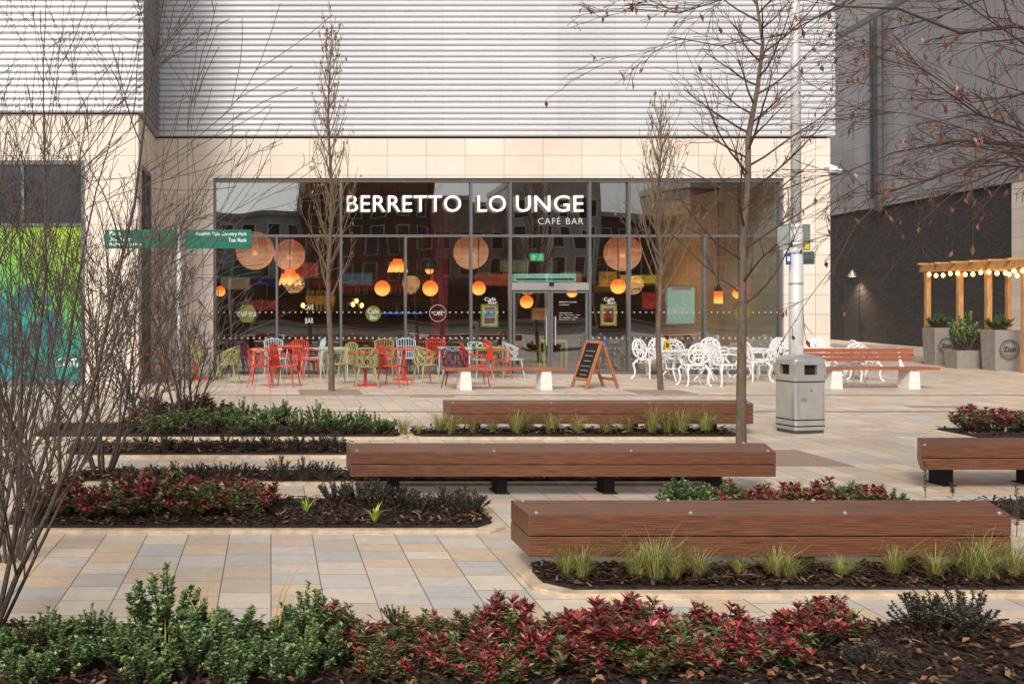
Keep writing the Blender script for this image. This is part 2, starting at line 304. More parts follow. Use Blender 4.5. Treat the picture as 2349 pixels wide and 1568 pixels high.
def pane(x0,x1,z0,z1,par,y=GY):
    o=MB().box(x0-(x0+x1)/2,x1-(x0+x1)/2,0,.008,z0,z1).build('pane',M['glass'],par); o.location=((x0+x1)/2,y,0); o.rotation_euler=(R(rt.uniform(-.25,.15)),0,R(rt.uniform(-.6,.6)))
for a_,b_ in zip(ed,ed[1:]): pane(fx(a_)+.034,fx(b_)-.034,TZ+.03,WT-.09,SF)
ed=[490,635,782,930,1080,1170,1352,1442,1615,1792]
for a_,b_ in zip(ed,ed[1:]):
    z0=.07 if a_!=1170 else fz(650)
    pane(fx(a_)+.034,fx(b_)-.034,z0,TZ-.03,SF)
dots=MB()
for zz,rd in ((fz(716),.022),(fz(775),.028)):
    x=WX0+.12
    while x<WX1-.1:
        if not fx(1165)<x<fx(1358): dots.disc((x,GY-.05,zz),rd,10)
        x+=.155 
dots.build('dot_band',mat('frosted_dot',(.36,.38,.36),.6),SF)
dz=fz(665)
d=MB(); d.box(fx(1170)+.035,fx(1352)-.035,GY-.09,GY+.06,dz,fz(648)); dh=d.build('door_header',M['steel'],B)
MB().box(fx(1258),fx(1268),GY-.13,GY-.09,fz(656),fz(648)).build('door_sensor',M['black'],dh)
mid=fx(1262)
for x0,x1,hs in ((fx(1176),mid-.006,1),(mid+.006,fx(1348),-1)):
    d=MB(); d.box(x0,x0+.06,GY-.05,GY,0.01,dz-.01); d.box(x1-.06,x1,GY-.05,GY,0.01,dz-.01); d.box(x0+.06,x1-.06,GY-.05,GY,.01,.13); d.box(x0+.06,x1-.06,GY-.05,GY,dz-.08,dz-.01)
    do=d.build('glass_door',M['frame'],B); MB().box(x0+.06,x1-.06,GY-.03,GY-.022,.13,dz-.08).build('pane',M['glass'],do)
    hx=(x1-.11) if hs==1 else (x0+.11)
    MB().tube([(hx,GY-.1,.75),(hx,GY-.1,1.5)],.02,8).tube([(hx,GY-.1,.85),(hx,GY-.03,.85)],.01).tube([(hx,GY-.1,1.4),(hx,GY-.03,1.4)],.01).build('handle',M['steel'],do)
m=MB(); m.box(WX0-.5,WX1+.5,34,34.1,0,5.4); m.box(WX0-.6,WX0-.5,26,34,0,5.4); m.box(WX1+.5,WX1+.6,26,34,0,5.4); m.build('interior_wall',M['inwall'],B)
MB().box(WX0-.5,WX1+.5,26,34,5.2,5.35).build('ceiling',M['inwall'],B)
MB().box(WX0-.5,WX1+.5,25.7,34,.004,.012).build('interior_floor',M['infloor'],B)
# signs
S=thing('shop_sign','large white cafe name lettering across the upper glass','sign',(0,0,0))
for s_,a_,b_ in (('BERRETTO',795,1056),('LO',1093,1158),('UNGE',1181,1335)):
    text(s_,fx(a_),fx(b_),fz(487),fz(449),GY-.14,'letters',M['letter'],S,.004,depth=.015,sp=1.06)
for s_,a_,b_ in (('CAFÉ',1232,1283),('BAR',1296,1335)): text(s_,fx(a_),fx(b_),fz(515),fz(497 if s_=='CAFÉ' else 501),GY-.12,'letters',M['lettersm'],S,-.012,depth=.006,sp=1.15)
def badge(label,items,disc=None,loc=None,name='window_sticker'):
    b=thing(name,label,'sticker',(0,0,0))
    if disc:
        px,py,rp,n_,mm=disc; MB().disc((fx(px),GY-.052,fz(py)),rp*FY/F,n_).build('backing',mm,b)
    for s_,a_,b_,c_,d_ in items: text(s_,fx(a_),fx(b_),fz(d_),fz(c_),GY-.056,'lettering',M['lettersm'],b,.0)
    return b
badge('olive hexagon cafe bar sticker on the leftmost pane',[('CAFÉ BAR',545,588,712,726)],(567,719,23,6,M['olivebadge']))
badge('white two line cafe bar lettering on the second pane',[('CAFÉ',698,719,697,710),('BAR',700,719,729,741)])
badge('olive round script sticker on the third pane',[('Café',843,868,708,719),('Bar',849,866,722,732)],(856,719,18,20,M['olivebadge']))
b=badge('white ringed cafe sticker on the fourth pane',[('CAFÉ',994,1015,711,723)])
MB().disc((fx(1004),GY-.052,fz(718)),.22,28,'y',.212).build('ring',M['lettersm'],b)
badge('white script lettering above the left framed poster',[('Café',1111,1137,682,690),('Bar',1120,1141,690,697)])
badge('white script lettering above the right framed poster',[('Café',1384,1408,682,690),('Bar',1393,1413,690,697)])
badge('olive round sticker on the rightmost pane',[('Bar',1693,1712,712,725)],(1702,718,18,20,M['olivebadge']))
badge('white block of opening hours lettering on the right door leaf',[('BERRETTO LOUNGE',1282,1322,691,694),('CAFÉ BAR',1282,1305,697,700),('Opening hours',1282,1312,716,719),('Mon - Thurs 9am - 11pm',1282,1330,721,724),('Fri - Sat 9am - 12am',1282,1325,726,729),('Sunday 9am - 11pm',1282,1320,731,734)])
badge('small blue square sticker low on the pane right of the doors',[],(1388,786,8,4,M['blue']))
def poster(px0,px1,py0,py1,label,fm,bands,head=None):
    p=thing('poster',label,'poster',(0,0,0)); x0,x1,z0,z1=fx(px0),fx(px1),fz(py1),fz(py0)
    f_=MB(); w_=.04; q=GY+.05
    f_.box(x0,x0+w_,q+.02,q+.05,z0,z1); f_.box(x1-w_,x1,q+.02,q+.05,z0,z1); f_.box(x0+w_,x1-w_,q+.02,q+.05,z0,z0+w_); f_.box(x0+w_,x1-w_,q+.02,q+.05,z1-w_,z1); f_.build('frame',fm,p)
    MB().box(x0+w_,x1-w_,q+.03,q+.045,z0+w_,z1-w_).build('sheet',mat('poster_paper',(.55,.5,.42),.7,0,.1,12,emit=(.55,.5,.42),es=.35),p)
    for (u0,u1,v0,v1,c) in bands:
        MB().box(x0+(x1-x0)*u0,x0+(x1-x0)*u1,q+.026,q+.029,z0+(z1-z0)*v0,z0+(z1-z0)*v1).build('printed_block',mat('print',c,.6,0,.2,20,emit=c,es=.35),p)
poster(1105,1145,697,750,'small yellow framed poster on the pane left of the doors',M['yellow'],[(.2,.8,.15,.4,(.25,.08,.12)),(.2,.8,.45,.7,(.12,.3,.35)),(.2,.8,.75,.85,(.5,.1,.05))])
poster(1380,1418,697,747,'small yellow framed portrait poster on the pane right of the doors',M['yellow'],[(.18,.82,.15,.8,(.4,.08,.03)),(.35,.65,.35,.62,(.4,.28,.2)),(.3,.7,.18,.34,(.03,.03,.03))])
poster(1530,1601,655,745,'large pale menu sheet hanging in the window behind the white tables',M['steel'],[(.08,.47,.47,.85,(.42,.55,.5)),(.52,.92,.47,.85,(.5,.58,.48)),(.08,.92,.27,.45,(.55,.57,.53)),(.08,.92,.08,.24,(.45,.55,.5)),(.2,.8,.9,.94,(.5,.1,.3)),(.3,.7,.38,.41,(.4,.1,.4))][:5])
x_=thing('exit_sign','green illuminated emergency exit sign hanging above the doors','sign',(0,0,0))
MB().box(fx(1240),fx(1272),26.6,26.63,fz(595),fz(577)).build('panel',M['exit'],x_)
ar=MB(); cx=fx(1248); cz=fz(586); y=26.59
ar.flat([(cx-.07,y,cz),(cx+.07,y,cz),(cx,y,cz+.08)]); ar.flat([(cx-.025,y,cz-.075),(cx+.025,y,cz-.075),(cx+.025,y,cz),(cx-.025,y,cz)])
cx=fx(1264); ar.disc((cx+.01,y,cz+.06),.02,8); ar.flat([(cx-.02,y,cz-.02),(cx+.02,y,cz-.02),(cx+.03,y,cz+.04),(cx-.01,y,cz+.04)]); ar.tube([(cx,y,cz-.02),(cx-.06,y,cz-.07)],.01,4); ar.tube([(cx,y,cz-.02),(cx+.05,y,cz-.06)],.01,4); ar.tube([(cx,y,cz+.03),(cx+.06,y,cz+.01)],.008,4)
ar.build('symbol',M['letter'],x_)
for px in (1244,1268): MB().tube([(fx(px),26.61,fz(577)),(fx(px),26.61,5.2)],.006).build('rod',M['steel'],x_)
ac=thing('air_curtain','pale green air curtain unit above the entrance doors','air heater',(0,0,0))
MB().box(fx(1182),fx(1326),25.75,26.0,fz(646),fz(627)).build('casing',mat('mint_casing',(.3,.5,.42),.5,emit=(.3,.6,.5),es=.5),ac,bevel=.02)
MB().box(fx(1188),fx(1320),25.735,25.75,fz(642),fz(638)).build('grille',M['dark'],ac)
# pendants
def pendant(px,py,rp,Y,mm,label,kind='globe'):
    c=at(px,py,Y); r=rp*Y/F; t_=thing('pendant_lamp',label,'lamp',(c.x,c.y,c.z),group='pendant lamps inside the cafe')
    if kind=='globe': MB().sphere((0,0,0),r,24,14).build('shade',mm,t_,True)
    elif kind=='dome':
        MB().lathe([(r,-.25*r),(r*.98,.1*r),(r*.75,.5*r),(r*.3,.8*r),(.02,.85*r)],n=18).build('shade',M['dark'],t_,True); MB().sphere((0,0,-.3*r),r*.45,12,8).build('bulb',M['orb'],t_,True)
    else:
        mb=MB()
        for j_,(rr_,zz_) in enumerate(((.95,-.35),(.8,0),(.5,.3))):
            for k in range(12):
                a=k*math.pi/6+j_*.26; mb.flat([(math.cos(a-.26)*r*rr_*.85,math.sin(a-.26)*r*rr_*.85,(zz_+.45)*r),(math.cos(a+.26)*r*rr_*.85,math.sin(a+.26)*r*rr_*.85,(zz_+.45)*r),(math.cos(a+.22)*r*rr_,math.sin(a+.22)*r*rr_,(zz_)*r),(math.cos(a)*r*rr_*1.05,math.sin(a)*r*rr_*1.05,(zz_-.2)*r),(math.cos(a-.22)*r*rr_,math.sin(a-.22)*r*rr_,(zz_)*r)])
        mb.build('shade',M['orb'],t_)
    MB().tube([(0,0,r*.8),(0,0,5.2-c.z)],.012,5).build('cord',M['black'],t_)
    if mm is M['bigorb']: MB().sphere((0,0,-.05),.08,10,8).build('bulb',M['orb'],t_,True)
for i,(px,py,rp) in enumerate([(585,575,44),(664,585,36),(1080,578,40),(1428,580,42)]):
    pendant(px,py,rp,28.5,M['bigorb'],f'{ORD[i]} of the large peach glowing globe lamps from the left')
for i,(px,py,rp) in enumerate([(877,661,18),(987,661,18),(1098,661,16),(1418,657,17),(1208,692,15),(1312,670,12),(505,668,12),(1694,672,13)]): pendant(px,py,rp,27.6 if i!=4 else 30,M['orb'],['orange globe lamp in the third pane above the olive script sticker','orange globe lamp above the ringed cafe sticker','orange globe lamp above the left framed poster','orange globe lamp above the right framed poster','orange globe lamp behind the left door leaf','small orange globe lamp at the right top of the doors','small orange globe lamp at the far left of the window','small orange globe lamp at the far right of the window'][i])
pendant(665,640,28,28,M['orb'],'petal shaded amber pendant lamp in the second pane','scallop'); pendant(912,612,24,29,M['orb'],'petal shaded amber pendant in the third pane near the ceiling','scallop'); pendant(985,612,22,28,M['dark'],'dark dome pendant lamp above the fourth pane','dome')
for i,(px,py) in enumerate([(695,700),(818,690),(830,700),(810,698)]):
    c=at(px,py,32.5); t_=thing('wall_candle_lamp','small warm candle lamp on the back wall of the cafe','lamp',c,group='candle lamps inside the cafe'); MB().sphere((0,0,0),.06,8,6,1.3).build('bulb',M['bulb'],t_); MB().tube([(0,0,-.1),(0,.1,-.2),(0,1.4,-.2)],.012,5).build('bracket',M['dark'],t_)
for i,x in enumerate((.8,4.5,8.2,11.6)):
    l=bpy.data.lights.new('cafe_fill_light','POINT'); l.energy=70; l.color=(1,.45,.18); l.shadow_soft_size=.3; lo=bpy.data.objects.new('cafe_fill_light',l); C.objects.link(lo); lo.location=(x,31.2,2.4)  # added fill lights that brighten the interior, set apart from the pendant lamps
l_=at(1648,680,28); t_=thing('hanging_lantern','tall glowing lantern hanging behind the right hand panes','lamp',l_)
MB().box(-.09,.09,-.09,.09,-.2,.15).build('glass_body',M['orb'],t_); MB().lathe([(.14,.15),(.1,.22),(.02,.35)],n=4).build('cap',M['dark'],t_); MB().tube([(0,0,.3),(0,0,5.2-l_.z)],.01,5).build('cord',M['black'],t_)
t_=thing('bar_counter','long dark bar counter at the back of the cafe','counter',(5,32,0))
MB().box(-4.5,3,-.4,.4,.012,1.05).build('front',mat('counter_wood',(.14,.06,.02),.5),t_); MB().box(-4.6,3.1,-.45,.45,1.05,1.12).build('counter_top',M['dark'],t_)
t_=thing('bottle_shelf','shelf of dark glass bottles behind the bar','shelf',(5,33.7,0)); rr=random.Random(8)
for z in (1.5,2.1):
    MB().box(-4,1,-.2,.2,z,z+.04).build('shelf_board',M['inwall'],t_)
    mb=MB()
    for k in range(34):
        q=rr.uniform(.3,1); mb.col=rr.choice([(.16*q,.06*q,.02*q),(.03*q,.08*q,.03*q),(.22*q,.20*q,.16*q),(.12*q,.04*q,.02*q)]); hh=rr.uniform(.8,1.15); mb.lathe([(.035,z+.04),(.035,z+.22*hh),(.014,z+.28*hh),(.014,z+.34*hh)],(-3.9+k*.14+rr.uniform(-.03,.03),0,0),6)
    o=mb.build('bottles',M['leaf'],t_); o['kind']='stuff'
MB().box(-1.4,.2,-.23,-.205,1.46,1.5).build('lit_strip',M['blueglow'],t_)
for i,(px,py,w_,h_,c) in enumerate([(735,690,.5,.7,(.5,.25,.05)),(820,640,.5,.4,(.08,.16,.25)),(1010,640,.4,2.6,None),(1500,690,.4,.55,(.5,.05,.05)),(1470,640,.7,.28,(.8,.52,.03)),(1240,720,.3,.4,(.45,.25,.1)),(1130,640,.6,.4,(.35,.07,.04)),(540,650,.5,.4,(.4,.3,.15)),(1750,680,.5,.7,(.35,.14,.04)),(1660,640,.4,.4,(.1,.24,.18)),(700,620,.45,.5,(.4,.06,.04)),(1180,610,.5,.4,(.12,.2,.12)),(1395,640,.3,.5,(.5,.3,.05)),(600,700,.5,.3,(.35,.05,.03)),(1310,640,.35,.5,(.3,.2,.08)),(1570,600,.9,.4,(.15,.16,.16))]):
    p=at(px,py,33.9 if c else 28.5)
    if c:
        t_=thing('framed_picture','framed picture hanging on the dim back wall inside the cafe','picture',p,group='pictures on the back wall of the cafe')
        MB().box(-w_-.05,w_+.05,.02,.06,-h_/2-.05,h_/2+.05).build('frame',M['dark'],t_); MB().box(-w_,w_,.0,.019,-h_/2,h_/2).build('canvas',mat('canvas',c,.6,0,.9,4,emit=c,es=.3),t_)  # canvas emission is added glow so the colours show indoors
    else: tag(MB().box(fx(1012)+.2,fx(1048)+.2,28,28.5,.012,5.2).build('column',M['burgundy']),'square burgundy column inside the cafe near its middle','column')
t_=thing('yellow_table','small yellow framed table standing inside the entrance','table',(fx(1283)+.15,26.7,0.012))
MB().box(-.32,.32,-.25,.25,.78,.83).build('tabletop',M['yellow'],t_)
for sx in (-.3,.3):
    for sy in (-.22,.22): MB().box(sx-.02,sx+.02,sy-.02,sy+.02,0,.78).build('leg',M['yellow'],t_)
# ---------------- furniture meshes
def latticeA(mm):
    mb=MB(); nu,nv=12,4; A=115
    def P(i,j):
        a=R(-A+2*A*i/nu); zt=.84-.16*(abs(i/nu*2-1))**2; v=j/nv; rr=1+.16*v
        return V((.235*math.sin(a)*rr,.225*math.cos(a)*rr+.02,.44+(zt-.44)*v))
    for j in range(nv):
        for i in range(nu):
            if (i+j)%2==0: mb.tube([P(i,j),P(i+1,j+1)],.011,4)
            else: mb.tube([P(i+1,j),P(i,j+1)],.011,4)
            mb.tube([P(i,j),P(i,j+1)],.007,4) if i%2 else None
    for j,rr in ((nv,.014),(0,.012),(2,.008)): mb.tube([P(i,j) for i in range(nu+1)],rr,5)
    s=MB(); s.lathe([(.2,.425),(.245,.43),(.245,.445),(.2,.45)],(0,0,0),18)
    parts=[('backrest',mb.mesh('backrest',mm)),('seat',s.mesh('seat',mm))]
    for sx in (-1,1):
        for sy in (-1,1): parts.append(('leg',MB().tube([(sx*.16,sy*.16,.43),(sx*.20,sy*.2,.2),(sx*.24,sy*.25,0)],[.019,.016,.012],6).mesh('leg',mm)))
    return parts
def latticeB(mm):
    b=MB()
    b.tube([(-.21,.2,.44),(-.23,.28,.85),(-.1,.3,.9),(.1,.3,.9),(.23,.28,.85),(.21,.2,.44)],.016,6)
    for k in range(7): x=-.17+k*.057; b.tube([(x,.21,.45),(x*1.1,.29,.885)],.010,4)
    for z in (.58,.72): b.tube([(-.21,.2+(z-.44)*.2,z),(.21,.2+(z-.44)*.2,z)],.009,4)
    s=MB(); s.box(-.22,.22,-.22,.22,.43,.45)
    parts=[('backrest',b.mesh('backrest',mm)),('seat',s.mesh('seat',mm))]
    for s_ in (-1,1): parts.append(('armrest',MB().tube([(s_*.22,.24,.66),(s_*.27,.05,.67),(s_*.26,-.18,.65),(s_*.22,-.2,.44)],.014,5).mesh('armrest',mm)))
    for sx in (-1,1):
        for sy in (-1,1): parts.append(('leg',MB().tube([(sx*.2,sy*.19,.43),(sx*.24,sy*.26,0)],[.018,.012],6).mesh('leg',mm)))
    return parts
def ring(mb,c,rx,rz,r=.008,tilt=.2,n=14,z0=.45):
    mb.tube([(c[0]+rx*math.cos(2*math.pi*k/n),c[1]+(c[2]+rz*math.sin(2*math.pi*k/n)-z0)*tilt,c[2]+rz*math.sin(2*math.pi*k/n)) for k in range(n+1)],r,5,False)
def ornate(mm):
    b=MB(); by=.2
    for (cx_,cz_,rx,rz) in ((0,.68,.235,.225),(0,.72,.13,.13),(0,.72,.06,.06),(-.15,.6,.06,.09),(.15,.6,.06,.09),(-.13,.8,.06,.06),(.13,.8,.06,.06),(0,.54,.08,.07),(0,.87,.05,.03)): ring(b,(cx_,by,cz_),rx,rz,.018 if rx>.2 else .014)
    for k in range(8):
        a=k*math.pi/4; b.tube([(.06*math.cos(a),by+(.72-.45+.06*math.sin(a))*.2,.72+.06*math.sin(a)),(.2*math.cos(a),by+(.27+.18*math.sin(a))*.2,.71+.18*math.sin(a))],.013,4)
    s=MB(); s.lathe([(.2,.43),(.245,.435),(.245,.455),(.2,.462)],(0,0,0),20)
    ap=MB()
    for k in range(10):
        t=2*math.pi*k/10; ring(ap,(.2*math.cos(t),.2*math.sin(t),.395),.07,.035,.009,0)
    parts=[('backrest',b.mesh('backrest',mm)),('seat',s.mesh('seat',mm)),('apron',ap.mesh('apron',mm))]
    for s_ in (-1,1): parts.append(('armrest',MB().tube([(s_*.22,.24,.66),(s_*.28,.1,.68),(s_*.28,-.08,.66),(s_*.24,-.14,.56),(s_*.22,-.1,.45)],.018,5).mesh('armrest',mm)))
    for sx in (-1,1):
        for sy in (-1,1): parts.append(('leg',MB().tube([(sx*.17,sy*.17,.43),(sx*.23,sy*.23,.33),(sx*.2,sy*.2,.16),(sx*.22,sy*.22,.05),(sx*.26,sy*.26,0)],[.03,.026,.02,.017,.022],6).mesh('leg',mm)))
    return parts
def table(mm,w=.36):
    parts=[('tabletop',MB().box(-w,w,-.34,.34,.72,.745).mesh('tabletop',mm)),('apron',MB().box(-w+.04,w-.04,-.3,.3,.675,.719).mesh('apron',mm))]
    for sx in (-1,1):
        for sy in (-1,1): parts.append(('leg',MB().tube([(sx*(w-.06),sy*.28,.7),(sx*(w-.04),sy*.3,0)],[.018,.014],6).mesh('leg',mm)))
    return parts
def pedestal(mm):
    return [('tabletop',MB().box(-.36,.36,-.36,.36,.72,.745).mesh('tabletop',mm)),('column',MB().tube([(0,0,.04),(0,0,.72)],.035,8).mesh('column',mm)),('base',MB().box(-.25,.25,-.04,.04,0,.04).box(-.04,.04,-.25,-.04,0,.039).box(-.04,.04,.04,.25,0,.039).mesh('base',mm))]
def wtable(mm):
    l=[]
    for k in range(3):
        a=k*2*math.pi/3+.5; c,s_=math.cos(a),math.sin(a)
        l.append(('leg',MB().tube([(c*q,s_*q,z) for q,z in ((.06,.7),(.22,.62),(.12,.4),(.1,.25),(.2,.12),(.32,0))],[.02]*5+[.024],6).mesh('leg',mm)))
    tp=MB().lathe([(.38,.70),(.43,.705),(.43,.73),(.40,.74)],n=28)
    ap=MB()
    for k in range(16):
        t=2*math.pi*k/16; ring(ap,(.38*math.cos(t),.38*math.sin(t),.665),.08,.035,.009,0)
    return [('tabletop',tp.mesh('tabletop',mm)),('apron',ap.mesh('apron',mm)),('shelf',MB().lathe([(.13,.27),(.14,.285),(.13,.3)],n=12).mesh('shelf',mm))]+l
cache={}
def furn(fn,col):
    k=(fn.__name__,col)
    if k not in cache: cache[k]=fn(M[col])
    return cache[k]
cname={'red':'red','olive':'olive green','paleblue':'pale blue','purple':'dark purple','grey':'light grey','darkred':'dark red','sage':'pale green'}
chs=[(350,880,'darkred','B',100),(472,874,'olive','B',120),(522,880,'olive','A',-100),(545,862,'purple','A',20),(598,887,'red','A',170),(655,886,'red','B',70),(716,862,'paleblue','B',-80),(783,880,'olive','B',-60),(842,887,'olive','A',175),(900,885,'red','B',60),(935,862,'paleblue','B',0),(978,882,'olive','A',110),(1003,862,'red','B',0),(1043,887,'purple','A',160),(1090,884,'red','B',90),(1100,866,'paleblue','A',20),(1180,866,'grey','A',75),(632,863,'paleblue','B',10),(1142,868,'red','B',100),(880,864,'olive','B',-10),(702,868,'red','B',30)]
cnt={}
for i,(px,py,c,k,a) in enumerate(sorted(chs)):
    n_=cnt.get((c,k),0); cnt[(c,k)]=n_+1; tot=sum(1 for q in chs if q[2]==c and q[3]==k)
    style='lattice bucket' if k=='A' else 'slatted tube'
    lab=f'{cname[c]} {style} chair on the terrace before the shop window'
    if tot>1: lab=f'{ORD[n_]} {cname[c]} {style} chair from the left on the terrace'
    inst('terrace_chair',furn(latticeA if k=='A' else latticeB,c),gr(px,py),R(a),1.04,lab,'chair','coloured terrace chairs')
for px,py,c,fn,lab in [(450,870,'red',pedestal,'red pedestal table at the left end of the terrace behind bare stems'),(612,872,'sage',table,'pale green table left of the red chairs'),(660,861,'red',table,'red table close to the glass left of the slim tree'),(765,868,'sage',table,'pale green table beside the slim tree trunk'),(838,885,'red',pedestal,'red pedestal table in front of the olive chair'),(926,872,'red',pedestal,'red pedestal table in the middle of the terrace'),(1042,868,'paleblue',table,'pale blue table behind the purple chair'),(1118,866,'olive',table,'olive green table at the right end of the coloured furniture')]:
    inst('terrace_table',furn(fn,c),gr(px,py),0,1.02,lab,'table','coloured terrace tables')
wl=[(1487,868,30),(1512,862,-20),(1548,866,150),(1592,884,180),(1662,884,100),(1732,874,100),(1752,868,-90),(1802,862,0),(1885,864,0),(1948,884,180),(1985,872,90),(1640,862,0)]
for i,(px,py,a) in enumerate(sorted(wl)): inst('ornate_chair',furn(ornate,'white'),gr(px,py),R(a),1.06,f'{ORD[i]} white ornate cast metal chair from the left','chair','white ornate chairs')
wt_=[(1540,873),(1625,872),(1715,866),(1832,866),(1960,868)]
for i,(px,py) in enumerate(wt_): inst('ornate_table',furn(wtable,'white'),gr(px,py),0,1.0,f'{ORD[i]} white round ornate table from the left','table','white ornate tables')
p=gr(1530,873); t_=thing('menu_card','yellow and orange folded menu card standing on the leftmost white table','menu',(p.x,p.y,.741)); MB().flat([(-.07,-.05,0),(.07,-.05,0),(.07,0,.22),(-.07,0,.22)]).build('front_leaf',M['yellow'],t_); MB().flat([(-.07,.05,0),(.07,.05,0),(.07,0.001,.22),(-.07,.001,.22)]).build('back_leaf',M['red'],t_); MB().flat([(-.04,-.042,.05),(.04,-.042,.05),(.04,-.018,.16),(-.04,-.018,.16)]).build('printed_block',M['darkred'],t_)
rr=random.Random(4); M['indk']=mat('dark_chair_wood',(.05,.025,.015),.5)
pa=latticeB(M['indk']); pb=table(M['indk'])
for k in range(6):
    inst('indoor_table',pb,(0.2+k*2.3,28.3,.012),0,1,f'{ORD[k]} dark table from the left inside the cafe','table','indoor tables')
    for s_ in (-1,1): inst('indoor_chair',pa,(0.2+k*2.3+s_*.6,28.3+rr.uniform(-.2,.2),.012),R(-90*s_+180),1,'dark wooden chair inside the cafe behind the glass','chair','indoor chairs')
# ---------------- slab benches
def timber_bench(label,px0,px1,yft,ztop,depth,ybot,legs,studs,kL=0,kR=0):
    Y=(H-ztop)*F/(yft-HY); x0=(px0-CX)*Y/F; x1=(px1-CX)*Y/F; z0=H-(ybot-HY)*Y/F; xc=(x0+x1)/2; L=(x1-x0)/2
    b=thing('timber_bench',label,'bench',(xc,Y,0),group='long hardwood bench blocks')
    zm=(z0+ztop)/2
    def pr(ya,yb,za,zb,ins=0): return MB().prism([(-L+ins+kL*ya/depth,ya),(L-ins+kR*ya/depth,ya),(L-ins+kR*yb/depth,yb),(-L+ins+kL*yb/depth,yb)],za,zb)
    pr(0,depth,z0,zm-.007).build('lower_beam',M['wood'],b,bevel=.006)
    nb=4; w=depth/nb
    for i in range(nb): pr(i*w+(.003 if i else 0),(i+1)*w-.003,zm,ztop).build('top_board',M['wood'],b,bevel=.006)
    pr(.015,depth-.015,zm-.009,zm+.002,.02).build('shadow_gap',M['black'],b)
    for k in range(legs):
        x=-L+.45+(2*L-.9)*k/(legs-1)
        MB().box(x-.07,x+.07,.22,depth-.08,0.0,.012).box(x-.05,x+.05,.25,depth-.12,.012,z0).build('leg',M['black'],b)
    for k in range(studs):
        x=-L+.06+(2*L-.12)*k/(studs-1)
        MB().lathe([(.015,ztop),(.015,ztop+.008),(.008,ztop+.016)],(x,.03,0),10).build('stud',M['steel'],b)
        MB().lathe([(.015,ztop),(.015,ztop+.008),(.008,ztop+.015)],(x+kL*.9+.02,depth-.04,0),8).build('stud',M['steel'],b)
    return b
timber_bench('nearest long brown hardwood bench block at right with grasses before it',1213,2320,1180,.45,.5,1277,4,4,0,.2)
timber_bench('middle long brown hardwood bench block ending left of the litter bin',805,1780,1036,.45,.6,1093,4,4,0,.2)
timber_bench('farthest long brown hardwood bench block behind the row of grasses',1030,1728,925,.45,.5,972,4,4,0,.15)
timber_bench('brown hardwood bench block cut by the right edge of the view',2112,2950,1022,.45,.6,1077,4,4,.36,.36)
def wbench(label,px0,px1,py,legs,back):
    c=gr((px0+px1)/2,py); k=c.y/F; L=(px1-px0)/2*k
    b=thing('slat_bench',label,'bench',c)
    for i in range(4): MB().box(-L,L,-.24+i*.12,-.13+i*.12,.42,.465).build('seat_slat',M['redwood'],b,bevel=.004)
    for px in legs:
        x=(px-CX)*k-c.x; m=MB(); m.add([(x-.13,-.2,0),(x+.13,-.2,0),(x+.10,-.2,.42),(x-.10,-.2,.42),(x-.13,.2,0),(x+.13,.2,0),(x+.10,.2,.42),(x-.10,.2,.42)],[(0,1,2,3),(7,6,5,4),(0,4,5,1),(1,5,6,2),(2,6,7,3),(3,7,4,0)]); m.build('leg',M['conc'],b,bevel=.01)
        if back: MB().tube([(x,.2,.4),(x,.33,.62),(x,.36,.86)],[.05,.03,.02],6).build('back_bracket',M['conc'],b)
    if back:
        for i in range(3): MB().box(-L-.02,L-.2,.30+i*.015,.335+i*.015,.58+i*.095,.662+i*.095).build('back_slat',M['redwood'],b,bevel=.004)
wbench('backless slat bench on white legs before the coloured chairs',1018,1297,893,(1065,1248),False)
wbench('slat bench with red brown backrest on white legs beside the litter bin',1850,2140,891,(1908,2085),True)
c=gr(1364,889); A=thing('a_board','orange timber folding chalkboard standing before the entrance','sign',c,R(-74))
for s_ in (-1,1):
    Mx=Matrix.Translation((0,s_*.40,0))@Matrix.Rotation(R(21*s_),4,'X')
    m=MB()
    for x in (-.29,.24): m.box(x,x+.06,-.025,.025,0,1.1,Mx)
    m.box(-.23,.24,-.018,.018,1.04,1.1,Mx); m.box(-.23,.24,-.018,.018,.18,.24,Mx); fr_=m.build('frame',M['aframe'],A,bevel=.004)
    if s_==-1:
        MB().box(-.23,.24,-.01,.01,.24,1.04,Mx).build('chalkboard',M['black'],A)
        for i,z in enumerate((.85,.74,.62,.5,.4,.3)):
            w_=.17-.02*(i%3); MB().box(-w_,w_,-.013,-.0105,z,z+.02,Mx).build('chalk_line',mat('chalk',(.22,.22,.2),.9,0,.9,60),A)
MB().tube([(.27,-.2,.4),(.27,.2,.4)],.006,4).build('stay',M['steel'],A)
# ---------------- litter bin
c=gr(1835,990); Bn=thing('litter_bin','stainless steel litter bin with low cap and dark bands','bin',c,R(12))
def octo(w,d,ch,k=5):
    r=[]
    for (cx_,cy_,a0) in ((w-ch,-d+ch,-90),(w-ch,d-ch,0),(-w+ch,d-ch,90),(-w+ch,-d+ch,180)):
        for i in range(k): a=R(a0+90*i/(k-1)); r.append((cx_+ch*math.cos(a),cy_+ch*math.sin(a)))
    return r
MB().prism(octo(.245,.20,.04),.0,.05).build('base',M['dark'],Bn)
MB().prism(octo(.255,.212,.05),.05,.84).build('body',M['steel'],Bn)
MB().box(-.195,.195,-.218,-.2125,.24,.70).build('door_panel',M['steel'],Bn,bevel=.003); MB().box(-.262,-.2555,-.15,.15,.24,.70).build('side_panel',M['steel'],Bn,bevel=.003)
for z in (.10,.19,.735): MB().prism(octo(.26,.217,.055),z,z+.016).build('band',M['black'],Bn)
for sx in (-1,1):
    for sy in (-1,1): MB().box(sx*.18-.075,sx*.18+.075,sy*.15-.06,sy*.15+.06,.84,.985).build('corner_post',M['steel'],Bn)
MB().box(-.21,.21,-.17,.17,.841,.981).build('liner',M['black'],Bn)
